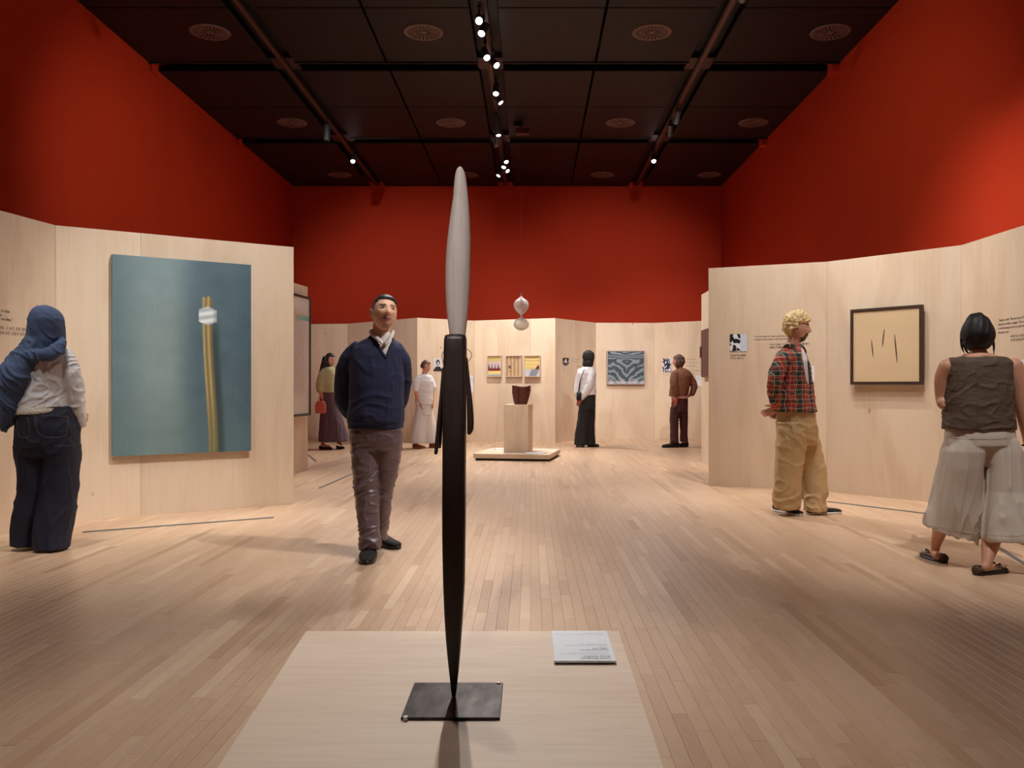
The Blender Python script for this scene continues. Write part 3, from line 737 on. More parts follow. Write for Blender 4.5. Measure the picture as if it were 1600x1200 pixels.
def wall_text(wall, k, px, py, lines, parent=None, mat='ink', off=.0, label=None):
    u, a, d, n, Y = wall.hit(px, k); p = a+d*u+n*off
    o = put_text('lettering', lines, (p.x, p.y, CH-(py-HY)*Y/F), (d.x, d.y, 0), (0, 0, 1), (n.x, n.y, 0), parent or wall.root, mat)
    if label: o['label'] = label
    return o
S = .030
wall_text(WRF, 0, 1177.5, 527, [('“I do not want to make a painting; I want to open', S*.86, .012, 0, 0), ('up space and create a new dimension, tie in the', S*.86, .012, .01, -.034)], label='black vinyl quotation behind the blond man')
wall_text(WRF, 0, 1201, 539.5, [('“나는 그림을 그리고 싶지 않다. 공간을 열고', S*.85, .004, 0, 0), ('새로운 차원을 만들고 싶다.”', S*.85, .004, .005, -.034)], label='small black Korean lettering behind the blond man')
wall_text(WRF, 0, 1140.5, 556.5, [('Lucio Fontana', .032, .012, 0, 0), ('루치오 폰타나', .028, 0, 0, -.036)], label='black name lettering under the print')
wall_text(WRF, 2, 1560, 502.5, [('“I allow to die. The very fact of having', .030, .012, 0, 0), ('been born feels so urgent. The act is', .030, .012, 0, -.037), ('a terrible hazard, but it is still worth', .030, .012, 0, -.074), ('through once.”', .030, .012, 0, -.111)], label='black vinyl quotation beside the woman in sleeveless top')
wall_text(WRF, 2, 1579, 527.5, [('태어난다는 사실만으로도', .027, .004, 0, 0), ('한 번은 살아볼 만하다', .027, .004, 0, -.035)], label='small black Korean lettering beside the woman in sleeveless top')
u0 = WLF.hit(0, 0)
for px_, py_, tx in ((15, 489, 'painting. In that'), (12.5, 495.5, 'without . . . .'), (20, 502, 'the strokes.”')):
    u, a_, d, n, Y = WLF.hit(px_, 0); p = a_+d*u; sgn = 1 if d.x > 0 or d.y > 0 else -1
    put_text('lettering', [(tx, .034, .012, 0, 0)], (p.x, p.y, CH-(py_-HY)*Y/F), (d.x, d.y, 0), (0, 0, 1), (n.x, n.y, 0), WLF.root, 'ink', 'RIGHT')['label'] = 'end of a black vinyl quotation line'
wall_text(WLF, 0, -12, 513, [('이 담겨도, 그 순간, 모든 힘이', .031, .004, 0, 0), ('그림 속에 모든 감정이 있다', .031, .004, 0, -.040)], label='small black Korean lettering left of the woman in blue headscarf')
wall_text(WBK, 4, 892, 561.5, [('“My work is about the body', .032, .0, 0, 0), ('and about its memory', .032, .0, 0, -.045), ('내 작업은 몸에 관한 것', .029, .0, .2, -.16)], mat='ink_grey')
wall_text(WBK, 4, 879, 576, [('Artist', .03, .0, 0, 0)], mat='ink_grey')
wall_text(WBK, 6, 1072, 562.5, [('“I paint what the', .034, .0, 0, 0), ('wind leaves upon the', .034, .0, 0, -.07), ('hills of the valley', .034, .0, 0, -.14), ('바람이 남긴 것을 그린다', .031, .0, 0, -.25), ('언덕과 골짜기에', .031, 0, 0, -.32)], mat='ink_grey')
wall_text(WBK, 6, 1036, 586, [('Artist name', .032, .0, 0, 0), ('작가', .03, 0, 0, -.06)], mat='ink_grey')

def wall_card(label, wall, k, xa, xb, ya, yb, lines=None):
    t = wthing('wall_label', label, 'wall label', wall, k, (xa+xb)/2, yb, 'white information cards on the walls')
    ua, a, d, n, Y = wall.hit(xa, k); ub = wall.hit(xb, k)[0]; Yc = wall.hit((xa+xb)/2, k)[4]
    z1 = CH-(ya-HY)*Yc/F; z0 = CH-(yb-HY)*Yc/F
    bm = bmesh.new(); obox(bm, a, d, n, min(ua, ub), max(ua, ub), .0, .006, z0, z1); bevel(bm, .001); link('card', bm, 'white_card', t)
    h = z1-z0; w = abs(ub-ua)
    ls = []
    for i, tx in enumerate(lines or ['Oil on canvas', '캔버스에 유채', 'Museum collection']): ls.append((tx, h*.075, .004, .03*w, -h*(.14+.13*i)))
    p = a+d*min(ua, ub)+n*.006
    put_text('lettering', ls, (p.x, p.y, z1), (d.x, d.y, 0), (0, 0, 1), (n.x, n.y, 0), t, 'ink_grey')
wall_card('white label card on right birch wall behind the blond man', WRF, 0, 1252, 1272.5, 572, 601)
wall_card('large white label card at the right edge of the photo', WRF, 2, 1574, 1612, 562, 600)
wall_card('white label card on back wall right of the man in brown', WBK, 6, 1087, 1098, 587, 603)
wall_card('white label card on back wall just right of the dark post', WBK, 2, 731, 739, 587, 613)

# ------------------------------------------------------------ floor strips
def strip(label, p0, p1, w=.022):
    a, b = G(*p0), G(*p1); d = (b-a).normalized(); n = Vector((-d.y, d.x, 0)); L = (b-a).length
    bm = bmesh.new(); q = [a-n*w/2, b-n*w/2, b+n*w/2, a+n*w/2]
    box_pts(bm, [v+Vector((0, 0, .0002)) for v in q]+[v+Vector((0, 0, .008)) for v in q]); bevel(bm, .002)
    tag(link('floor_strip', bm, 'strip'), label, 'floor strip', 'thin dark barrier strips on the floor')
strip('long thin dark strip on floor in front of the green grey painting', (129, 832), (428, 809), .02)
strip('short thin dark strip on floor left of the man in navy sweater', (499, 763), (552, 740), .025)
strip('tiny dark strip on floor at the end of the middle left wall', (479, 709), (494, 721), .03)
strip('thin dark strip on floor behind the blond man', (1293, 784), (1448, 803), .02)
strip('thin dark strip on floor at the right edge under the woman in culottes', (1515, 828), (1640, 906), .03)

# ------------------------------------------------------------ main platform, plate, carved post
t = thing('display_platform', 'low pale birch platform under the dark carved post', 'platform', (-.3, 3.15, 0))
bm = bmesh.new(); c = [(-.908, 2.38), (.39, 2.38), (.402, 3.885), (-1.024, 3.885)]
box_pts(bm, [(*p, .068) for p in c]+[(*p, .08) for p in c]); bevel(bm, .001); link('top_panel', bm, 'birch_platform', t)
c2 = [(-.90, 2.39), (.382, 2.39), (.394, 3.877), (-1.014, 3.877)]
bm = bmesh.new(); box_pts(bm, [(*p, .0) for p in c2]+[(*p, .0678) for p in c2]); link('side_frame', bm, 'birch_edge', t)

t = thing('carved_post_sculpture', 'tall dark carved wooden post with pale pointed top on a steel plate', 'sculpture', (-.276, 3.042, .08))
bm = bmesh.new(); box(bm, -.434, -.103, 2.849, 3.186, .0805, .0895); bevel(bm, .0015); link('steel_plate', bm, 'steel_plate', t)
SX = 3.042/F
def ringq(px0, px1, py, dep, sq=5, n=24, dy=0): 
    c = at((px0+px1)/2, py, 3.042+dy); return superring(c, (px1-px0)/2*SX, dep/2, n, sq)
bm = bmesh.new()
R = [(706, 712, 1087, .014), (705, 713.5, 1078, .018), (702, 716.5, 1050, .034), (699, 719, 1020, .045), (697, 721, 995, .055), (695, 723, 960, .064), (693, 726, 910, .074), (692, 727, 860, .08), (691.5, 727.5, 800, .082), (692, 727.5, 740, .082), (692.5, 728, 670, .08), (693, 728.5, 600, .078), (694, 729, 550, .076), (694.5, 729, 531, .075), (696, 727.5, 524.5, .070), (702, 722, 522.5, .05)]
rr = []
for (a, b, y, dp) in R: rr.append(ringq(a, b, y, dp, 6))
for k, r in enumerate(rr):
    for v in r:
        v.x += .0012*noise.noise(Vector((v.x*40, v.y*40, v.z*9))); v.y += .0015*noise.noise(Vector((v.x*40+5, v.y*40, v.z*9)))
skin_rings(bm, rr); bmesh.ops.subdivide_edges(bm, edges=[e for e in bm.edges if abs(e.verts[0].co.z-e.verts[1].co.z) > .05], cuts=3)
link('dark_shaft', bm, 'charred', t, smooth=True)
bm = bmesh.new()
prof = [(703, 727, 527), (700, 729.5, 505), (697.5, 732, 480), (696, 734, 445), (696.5, 735, 410), (698.5, 735.5, 380), (702, 734.5, 350), (705.5, 733, 325), (708, 731.5, 308), (709, 730, 292), (711, 727.5, 275), (713.5, 724, 265), (717, 720.5, 260.5)]
pr = catmull([(a, b, y) for a, b, y in prof], 4)
skin_rings(bm, [superring(at((a+b)/2, y, 3.042), (b-a)/2*SX, (b-a)/2*SX*.78, 32, 2.3) for a, b, y in pr])
o = link('pale_blade', bm, 'pale_wood', t, smooth=True); o['label'] = 'pale grey pointed wooden top'
def pod(pts, rad, name='hanging_pod'):
    bm = bmesh.new(); tube(bm, [at(a, b, 3.042+dy) for a, b, dy in pts], [r*SX for r in rad], n=14, sub=5, flat=.7); link(name, bm, 'charred', t, smooth=True)
pod([(729.5, 560, .0), (732, 600, 0), (734.5, 640, 0), (735, 668, 0), (733, 677, 0)], [1.2, 3.2, 5.0, 5.0, 3.0])
pod([(730.5, 575, .03), (734, 615, .035), (737, 650, .035), (738.5, 661, .035)], [1, 2.2, 3, 1.6])
pod([(691.5, 575, .0), (689, 620, .0), (684.5, 670, .0), (681.5, 704, 0), (680.5, 709, 0)], [1, 2.4, 3.0, 3.0, 1.8])
pod([(692.5, 600, .03), (690.5, 650, .03), (688, 690, .03), (687, 700, .03)], [1, 1.8, 2.2, 1.0])
for (a, b, c_) in (((728, 545), (737, 556), (729.5, 568)), ((694, 546), (690.5, 556), (692.5, 568))):
    bm = bmesh.new(); tube(bm, [at(*a, 3.03), at((a[0]+b[0])/2+1, a[1]+3, 3.03), at(*b, 3.03), at(*c_, 3.03)], [.0011]*4, n=8, sub=5); link('wire_loop', bm, 'ink', t, smooth=True)
for (px, py) in ((634, 1120.5), (779, 1067)):
    p = G(px, py, .09); bm = bmesh.new(); box(bm, p.x-.007, p.x+.007, p.y-.012, p.y+.006, .0802, .094); bevel(bm, .0015); link('clip', bm, 'chrome', t)

t = thing('floor_label_card', 'white upside-down label card on the corner of the birch platform', 'label card', (.22, 3.6, .08))
bm = bmesh.new(); box(bm, .094, .3435, 3.418, 3.84, .086, .095); bevel(bm, .0012); link('card', bm, 'white_card', t)
bm = bmesh.new(); box(bm, .100, .338, 3.424, 3.83, .0801, .086); link('spacer', bm, 'ink', t)
x0 = .325
def up(ls, mat): put_text('lettering', ls, (x0, 3.44, .095), (-1, 0, 0), (0, -1, 0), (0, 0, 1), t, mat)
up([('Louise Bourgeois', .0175, .02, 0, -.012), ('루이즈 부르주아', .0165, .02, 0, -.040)], 'ink')
up([('Born 1911, Paris, France; died 2010, New York, United States', .0076*1.05, .0, 0, -.064), ('1911년 프랑스 파리 출생, 2010년 미국 뉴욕 사망', .0082, .0, 0, -.082)], 'ink')
up([('Persistent Antagonism', .0135, .02, 0, -.118), ('끈질긴 대립', .0135, .02, 0, -.140)], 'ink')
up([('1946–48', .0105, 0, 0, -.160), ('Painted wood, stainless steel, and steel base', .0100, 0, 0, -.180), ('채색 목재, 스테인리스 스틸', .0100, 0, 0, -.198)], 'ink')
up([('Collection of the museum, gift of friends of the artist, conserved and', .0080, 0, 0, -.34), ('mounted for this exhibition', .0080, 0, 0, -.355)], 'ink_grey')

# ------------------------------------------------------------ far platform, pedestal, vessel, cards
ca, sa = math.cos(math.radians(-10)), math.sin(math.radians(-10))
dW, dN = Vector((ca, sa)), Vector((-sa, ca))     # along the width, away from camera
O = Vector((-.915, 13.62))
t = thing('low_platform', 'low square birch platform under the small pedestal', 'platform', (-.2, 14.1, 0))
bm = bmesh.new(); obox(bm, O, dW, dN, 0, 1.23, 0, 1.25, .035, .107); bevel(bm, .003); link('deck', bm, 'birch', t)
bm = bmesh.new(); obox(bm, O, dW, dN, .03, 1.20, .03, 1.22, .0, .0349); link('recessed_base', bm, 'ink', t)  # black colour carries the shade of the gap under the deck
t = thing('pedestal', 'plain birch box pedestal on the low square platform', 'pedestal', (-.22, 14.15, .107))
O2 = Vector((-.44, 14.0)); bm = bmesh.new(); obox(bm, O2, dW, dN, 0, .41, 0, .41, .1072, .883); bevel(bm, .002); link('box', bm, 'birch', t)
t = thing('folded_vessel', 'dark brown folded open vessel on the birch pedestal', 'sculpture', (-.165, 14.2, .884))
bm = bmesh.new(); rings = []
ctr = Vector((-.162, 14.17))
for inner in (0, 1):
    zs = [0, .02, .07, .14, .21, .27, .295] if not inner else [.29, .20, .10, .03]
    for z in zs:
        ring = []
        for i in range(64):
            a = 2*math.pi*i/64; base = .105+.045*min(1, z/.2)-(.014 if inner else 0)
            k = 1+.10*math.sin(5*a+z*6)*min(1, z/.1)-.30*math.exp(-((a-4.25)/.16)**2)*min(1, z/.08)-.2*math.exp(-((a-1.2)/.2)**2)*min(1, z/.08)
            k += .03*noise.noise(Vector((math.cos(a)*3, math.sin(a)*3, z*12)))
            zz = z+(.012*math.sin(2*a+1)+.012*(1 if math.cos(a-4.9) > 0 else -1))*min(1, z/.25)*(1 if z > .1 else 0)
            ring.append(Vector((ctr.x+base*k*math.cos(a), ctr.y+base*k*.8*math.sin(a), .8835+max(zz, 0))))
        rings.append(ring)
skin_rings(bm, rings); link('shell', bm, 'vessel', t, smooth=True)
for (u0, u1, t0, t1, lab) in ((.12, .42, .95, 1.17, 'white information card lying on the low platform, behind the pedestal at left'), (.80, 1.12, .12, .34, 'white information card lying on the low platform, front right corner')):
    bm = bmesh.new(); obox(bm, O, dW, dN, u0, u1, t0, t1, .1072, .117); bevel(bm, .001)
    tag(link('platform_card', bm, 'white_card'), lab, 'label card', 'white cards on the low platform')

# ------------------------------------------------------------ hanging wire form
YH = 15.3; hx = (814.5-VX)*YH/F
def zz(py): return CH-(py-HY)*YH/F
t = thing('hanging_wire_form', 'two-lobed pale woven wire form hanging from the ceiling', 'hanging sculpture', (hx, YH, zz(516)))
def lobes(prof, n=40):
    bm = bmesh.new(); q = catmull(prof, 5); rows = len(q)
    V = [[Vector((hx+r*math.cos(2*math.pi*(i+.5*(j % 2))/n), YH+r*math.sin(2*math.pi*(i+.5*(j % 2))/n), z)) for i in range(n)] for j, (r, z) in enumerate(q)]
    segs = set()
    for j in range(rows-1):
        for i in range(n):
            segs.add((j, i, j+1, i)); segs.add((j, i, j+1, (i+(1 if j % 2 else -1)) % n))
    for (j, i, j2, i2) in segs:
        a, b = V[j][i], V[j2][i2]; d = (b-a)
        if d.length < 1e-4: continue
        d.normalize(); s = d.cross(Vector((hx, YH, a.z))-a+Vector((1e-5, 0, 0))).normalized()*.0022; w = d.cross(s).normalized()*.0022
        vs = [bm.verts.new(p) for p in (a+s, a+w, a-s-w, b+s, b+w, b-s-w)]
        for f in ((0, 1, 4, 3), (1, 2, 5, 4), (2, 0, 3, 5)): bm.faces.new([vs[k] for k in f])
    return bm
px = YH/F
link('upper_lobe', lobes([(.006, zz(462.5)), (3.5*px, zz(466)), (9.5*px, zz(470.5)), (11.6*px, zz(476)), (10.8*px, zz(481)), (7*px, zz(487)), (3*px, zz(491)), (.9*px, zz(494))]), 'wire', t)
link('lower_lobe', lobes([(.9*px, zz(494)), (3*px, zz(497)), (8.5*px, zz(500)), (11.8*px, zz(505.5)), (10.5*px, zz(511)), (5.5*px, zz(515)), (.5*px, zz(516.3))]), 'wire', t)
bm = bmesh.new(); tube(bm, [Vector((hx, YH, zz(462))), Vector((hx, YH, zz(459))), Vector((hx, YH, zz(457)))], [.006, .012, .005], n=8, sub=2); link('hook', bm, 'chrome', t)
bm = bmesh.new(); tube(bm, [Vector((hx, YH, zz(457))), Vector((hx, YH, 5.72))], [.0022, .0022], n=6, sub=1); link('hanging_wire', bm, 'cable', t)
t = thing('ceiling_hanger', 'small maroon box and bracket on the ceiling holding the hanging wire', 'bracket', (hx, YH, 5.70))
bm = bmesh.new(); box(bm, hx-.10, hx+.14, YH-.07, YH+.07, 5.70, 5.80); bevel(bm, .004); link('box', bm, 'signbox', t)
bm = bmesh.new(); box(bm, hx-.14, hx+.03, YH+.0, YH+.04, 5.86, HC-.001); box(bm, hx-.01, hx+.01, YH+.01, YH+.03, 5.80, 5.87); link('bracket', bm, 'track', t)
# ------------------------------------------------------------ people
SKIN_M = rgb(206, 152, 118); SKIN_D = rgb(186, 128, 94)
def head_shape(d, fem=False, jaw=None):
    """unit direction -> head-local point; forward is -y, up is z, half height .118"""
    x, y, z = d.x*.0745, d.y*.096, d.z*.118
    t = z/.118
    if t < 0:
        x *= 1-(jaw or (.40 if fem else .33))*(-t)**1.7
        if y > 0: y *= 1-.55*(-t)**1.1
        else: y *= 1-.06*(-t)
    else:
        x *= 1-.04*t
    if d.y < 0:
        w = min(1, (-d.y)*2.2)
        def g(a, s): return math.exp(-(a/s)**2)
        ax = abs(x)
        # nose
        if -.045 < z < .022:
            k = (.022-z)/.052
            h = .024*max(0, min(1, k))**1.1 if z > -.030 else .024*max(0, 1-(-.030-z)/.012)
            y -= w*h*g(x, .0085+.0065*max(0, min(1, k)))
        y += w*.0105*(g(ax-.031, .015)*g(z-.007, .012))
        y -= w*.0045*g(z-.028, .008)*g(ax-.026, .026)
        y -= w*.0065*g(x, .021)*g(z+.058, .006)+w*.006*g(x, .018)*g(z+.070, .006)
        y += w*.0035*g(x, .022)*g(z+.064, .0022)
        y -= w*.008*g(x, .022)*g(z+.098, .014)
        y -= w*.003*g(ax-.045, .018)*g(z+.022, .02)
        y += w*.003*g(ax-.03, .014)*g(z+.050, .014)
    return Vector((x, y, z))
NU, NV = 96, 72
def head_dirs():
    out = []
    for j in range(1, NV):
        ph = math.pi*j/NV; row = []
        for i in range(NU):
            a = 2*math.pi*i/NU; row.append(Vector((math.sin(ph)*math.cos(a), math.sin(ph)*math.sin(a), -math.cos(ph))))
        out.append(row)
    return out
HD = head_dirs()
class Person:
    def __init__(s, label, px, Y, scale=1.0):
        s.px, s.Y, s.k = px, Y, scale; s.s = Y/F
        p = at(px, HY, Y)
        s.root = thing('person', label, 'person', (p.x, Y, 0))
        s.bm = bmesh.new()         # body that will be remeshed into one surface
        s.extra = []               # fine meshes joined into the body: (mesh bmesh, colour fn)
        s.skin = SKIN_M
    def P(s, px, py, dy=0.0): return at(px, py, s.Y+dy)
    def r(s, px): return px*s.s
    def lf(s, bm, rings, n=28, sq=2.3):
        """rings: (px_centre, py, half width px, half depth m, dy[, angle])"""
        loft(bm, [(s.P(r[0], r[1], r[4]), r[2]*s.s, r[3], r[5] if len(r) > 5 else 0) for r in rings], n, sq)
    def tb(s, bm, pts, rad, **k):
        """pts: (px, py, dy), radii in px"""
        tube(bm, [s.P(*p) for p in pts], [q*s.s for q in rad], **k)
    def on(s, obj, pts, lift=.001):
        from mathutils.bvhtree import BVHTree
        me = obj.data; base = wl(obj)
        if not hasattr(s, 'bv'): s.bv = {}
        if obj.name not in s.bv: s.bv[obj.name] = BVHTree.FromPolygons([v.co+base for v in me.vertices], [tuple(q.vertices) for q in me.polygons])
        out = []; o = Vector((0, 0, CH))
        for (px, py) in pts:
            d = (at(px, py, 5.0)-o).normalized(); h = s.bv[obj.name].ray_cast(o, d)
            if h[0] is not None: out.append(h[0]-d*lift)
        return out
    def seam(s, name, obj, pts, rad, mat, lift=.0015, sub=3, fine=5):
        q = catmull([tuple(p) for p in pts], fine); w = s.on(obj, q, lift)
        if len(w) < 2: return None
        bm = bmesh.new(); tube(bm, w, [rad*s.s]*len(w), n=6, sub=1, round_ends=False); return s.raw(name, bm, mat, obj)
    def foot_tube(s, bm, pts, rad, **k): tube(bm, pts, rad, **k)
    def put(s, name, bm, mat, voxel=.008, smooth=6, wr=None, cut=None, parent=None, label=None):
        me = remesh(bm, voxel, smooth)
        if wr: wrinkle(me, *wr)
        if cut: cut_faces(me, cut)
        o = link(name, me, mat, parent or s.root, smooth=True)
        if label: o['label'] = label
        return o
    def raw(s, name, bm, mat, parent=None, smooth=True, label=None):
        o = link(name, bm, mat, parent or s.root, smooth=smooth)
        if label: o['label'] = label
        return o
    def head(s, px, py, dy, yaw, pitch=0, roll=0, k=1.0, kx=1.0, jaw=None, fem=False, stub=0, brow=(38, 28, 24), gaze=(0, 0), lips=(168, 92, 84), beard=None, ears=True):
        """yaw 0 = towards the camera, positive turns the face to the image right"""
        s.hc = s.P(px, py, dy); s.hk = k; s.fem = fem; s.jaw = jaw
        s.hm = Matrix.Rotation(math.radians(yaw), 3, 'Z') @ Matrix.Rotation(math.radians(pitch), 3, 'X') @ Matrix.Rotation(math.radians(roll), 3, 'Y') @ Matrix.Diagonal((kx, 1, 1))
        V, Fc, C = [], [], []
        sk = s.skin; dark = tuple(c*.55 for c in sk); br = rgb(*brow); lp = rgb(*lips)
        for row in HD:
            for d in row:
                p = head_shape(d, fem, jaw); V.append(s.hc+s.hm @ (p*k)); c = sk; ax = abs(p.x)
                if p.y < -.02:
                    bz = .0285-.10*(ax-.030)**2*10
                    if .012 < ax < .050 and abs(p.z-bz-.001) < .0056-.04*max(0, ax-.036): c = mixc(c, br, .9)
                    if abs(p.z+.0635) < .0125*math.cos(min(1.5, ax/.026*1.5)) and ax < .026 : c = lp
                    if abs(p.z+.0635) < .0016 and ax < .026: c = mixc(lp, (.02, .01, .01), .7)
                    if stub:
                        m = max(sm(.030, .020, ax)*sm(.009, .004, abs(p.z+.050))*.8, sm(.024, .014, ax)*sm(-.082, -.092, p.z), sm(.006, .003, abs(ax-.030))*sm(-.048, -.055, p.z)*sm(-.092, -.084, p.z)*.5)
                        if c is not lp: c = mixc(c, rgb(62, 46, 40), stub*m)
                        if m < .1 and p.z < -.055 and c is not lp: c = mixc(c, rgb(140, 104, 86), stub*.3)
                    if abs(p.z+.040) < .003 and .003 < ax < .012: c = mixc(c, dark, .9)  # nostril shade painted into the skin colour
                    if beard and ((p.z < -.074 and ax < .045) or (ax < .034 and -.056 < p.z < -.042) or (.027 < ax < .042 and p.z < -.045)): c = rgb(*beard)
                C.append(c)
        n = NU
        for j in range(len(HD)-1):
            for i in range(n): Fc.append((j*n+i, j*n+(i+1) % n, (j+1)*n+(i+1) % n, (j+1)*n+i))
        V.append(s.hc+s.hm @ Vector((0, 0, -.118*k))); C.append(sk); b = len(V)-1
        V.append(s.hc+s.hm @ Vector((0, 0, .118*k))); C.append(sk); t = len(V)-1
        for i in range(n):
            Fc.append((b, (i+1) % n, i)); Fc.append((t, (len(HD)-1)*n+i, (len(HD)-1)*n+(i+1) % n))
        s.extra.append((V, Fc, C))
        # eyes set in the sockets
        for sx in (-1, 1):
            c0 = Vector((sx*.031, -.0735, .008)); V, Fc, C = [], [], []
            g = Vector((gaze[0], -1, gaze[1])).normalized(); R = .0122; m = 14
            for j in range(1, m):
                for i in range(2*m):
                    d = Vector((math.sin(math.pi*j/m)*math.cos(math.pi*i/m), -math.cos(math.pi*j/m), math.sin(math.pi*j/m)*math.sin(math.pi*i/m)))
                    V.append(s.hc+s.hm @ ((c0+Vector((d.x*R*1.22, d.y*R, d.z*R*.62)))*k)); a = d.dot(g)
                    C.append(rgb(26, 16, 12) if a > .82 else (rgb(206, 190, 182) if abs(d.z) < .62 else (rgb(40, 26, 22) if d.z > 0 else mixc(sk, (.1, .05, .03), .3))))
            w = 2*m
            for j in range(m-2):
                for i in range(w): Fc.append((j*w+i, j*w+(i+1) % w, (j+1)*w+(i+1) % w, (j+1)*w+i))
            Fc.append(tuple(range(w))); Fc.append(tuple(reversed(range((m-2)*w, (m-1)*w))))
            s.extra.append((V, Fc, C))
        if ears:
            for sx in (-1, 1):
                V, Fc, C = [], [], []; m = 10; w = 20
                for j in range(1, m):
                    for i in range(w):
                        th = math.pi*j/m; a = 2*math.pi*i/w
                        q = Vector((math.cos(th)*.007, math.sin(th)*math.cos(a)*.017, math.sin(th)*math.sin(a)*.031))
                        if q.z < 0: q.y *= .72
                        rr = math.hypot(q.y/.017, q.z/.031)
                        inner = sx*math.cos(th) > 0 and rr < .55
                        if inner: q.x *= .25
                        q = Vector((q.x+sx*(.0745+abs(q.y+.01)*.3), q.y+.010+abs(q.x)*.2, q.z-.006))
                        V.append(s.hc+s.hm @ (q*k)); C.append(mixc(sk, rgb(150, 80, 64), .5 if inner else .12))
                for j in range(m-2):
                    for i in range(w): Fc.append((j*w+i, j*w+(i+1) % w, (j+1)*w+(i+1) % w, (j+1)*w+i))
                Fc.append(tuple(range(w))); Fc.append(tuple(reversed(range((m-2)*w, (m-1)*w))))
                s.extra.append((V, Fc, C))
    def hair(s, fn, mat, name='hair', label=None, keep=False):
        """fn(head-local point, direction) -> thickness in metres, negative hides inside the head"""
        bm = bmesh.new(); rows = []
        for row in HD:
            r = []
            for d in row:
                p = head_shape(d, s.fem, s.jaw); h = fn(p, d); q = p+Vector((d.x, d.y, d.z))*h
                r.append(s.hc+s.hm @ (q*s.hk))
            rows.append(r)
        skin_rings(bm, rows); return s.raw(name, bm, mat, label=label)
    def hl(s, x, y, z): return s.hc+s.hm @ (Vector((x, y, z))*s.hk)
    def hand(s, wrist, d, nrm, side, k=1.0, curl=.35, spread=.12, col=None):
        """wrist point, direction to the fingers, palm normal, side = +1/-1 where the thumb leaves"""
        d = Vector(d).normalized(); nrm = Vector(nrm); nrm = (nrm-d*nrm.dot(d)).normalized(); u = d.cross(nrm)*side
        bm = bmesh.new(); w = Vector(wrist)
        tube(bm, [w-d*.02*k, w+d*.03*k, w+d*.075*k, w+d*.092*k], [.024*k, .034*k, .040*k, .036*k], n=14, flat=.42, hint=nrm)
        for i, (o, L) in enumerate(((.027, .068), (.009, .078), (-.009, .073), (-.026, .058))):
            b = w+d*.085*k+u*o*k; dd = (d+u*(o*spread*28)).normalized(); p = [b]; q = dd
            for j in range(3):
                q = (q*math.cos(curl*(j+1)*.6)+nrm*math.sin(curl*(j+1)*.6)) if j else dd
                p.append(p[-1]+q.normalized()*L*k*(.42, .32, .26)[j])
            tube(bm, [b-dd*.015*k]+p, [.0085*k, .0088*k, .0082*k, .0076*k, .0062*k], n=8, sub=3)
        b = w+d*.022*k+u*.028*k; t1 = (d*.75+u*.75+nrm*.25).normalized(); t2 = (d*.95+u*.35+nrm*.3).normalized()
        tube(bm, [b-t1*.015*k, b+t1*.032*k, b+t1*.032*k+t2*.030*k, b+t1*.032*k+t2*.052*k], [.013*k, .0115*k, .0098*k, .0075*k], n=8, sub=3)
        bmesh.ops.recalc_face_normals(bm, faces=bm.faces); bm.verts.ensure_lookup_table()
        V = [v.co.copy() for v in bm.verts]; Fc = [tuple(v.index for v in f.verts) for f in bm.faces]; bm.free()
        c = col or s.skin; s.extra.append((V, Fc, [mixc(c, rgb(196, 110, 86), .18)]*len(V)))
    def finish(s, voxel=.008, colfn=None):
        me = remesh(s.bm, voxel, 5)
        V = [v.co.copy() for v in me.vertices]; Fc = [tuple(p.vertices) for p in me.polygons]; C = [colfn(v) if colfn else s.skin for v in V]
        bpy.data.meshes.remove(me)
        for (v, f, c) in s.extra:
            k = len(V); V += v; Fc += [tuple(i+k for i in q) for q in f]; C += c
        m2 = bpy.data.meshes.new('body'); m2.from_pydata([tuple(v) for v in V], [], Fc); m2.update()
        a = m2.color_attributes.new('col', 'FLOAT_COLOR', 'POINT'); a.data.foreach_set('color', [x for c in C for x in (*c, 1)])
        s.body = link('body', m2, 'skin', s.root, smooth=True); return s.body
    def shoe(s, heel, toe, w, h, mat, sole='black_rubber', sole_h=.022, open_top=False, name='shoe', label=None, up_=None):
        """heel/toe = world floor points"""
        a, b = Vector(heel), Vector(toe); a.z = b.z = 0; d = (b-a).normalized(); n = Vector((-d.y, d.x, 0)); L = (b-a).length
        bm = bmesh.new(); rings = []
        prof = [(0, .55, .85), (.04, .75, 1.0), (.15, .82, 1.0), (.35, .80, .98), (.50, .86, .78), (.68, 1.0, .58), (.84, .98, .48), (.94, .80, .38), (1.0, .5, .22)]
        if open_top: prof = [(0, .55, .9), (.04, .75, 1), (.2, .80, .72), (.45, .80, .55), (.68, .98, .62), (.84, .92, .55), (.94, .7, .42), (1, .35, .25)]
        for (t, wk, hk) in catmull(prof, 3):
            c = a+d*(L*t); W2 = w/2*wk; H = h*hk; ring = []
            for i in range(18):
                an = 2*math.pi*i/18; cx = math.copysign(abs(math.cos(an))**.75, math.cos(an)); cz = math.copysign(abs(math.sin(an))**.8, math.sin(an))
                ring.append(c+n*(W2*cx*(1 if cz < 0 else 1-.35*cz))+Vector((0, 0, sole_h+H*(.5+.5*cz))))
            rings.append(ring)
        skin_rings(bm, rings); o = s.raw(name, bm, mat, label=label)
        bm = bmesh.new(); lo, hi, mid = [], [], []
        m = 22
        def outline(e):
            pts = []
            for i in range(m):
                t = i/(m-1); wk = (.80+.22*math.sin(math.pi*min(1, max(0, (t-.25)/.75))))*min(1, math.sqrt(max(0, 1-((t-.5)/.5)**8)))
                pts.append((t, wk))
            return [a+d*(L*(t*1.03-.015))+n*(w/2*wk*e+.0005) for t, wk in pts]+[a+d*(L*(t*1.03-.015))-n*(w/2*wk*e+.0005) for t, wk in reversed(pts)]
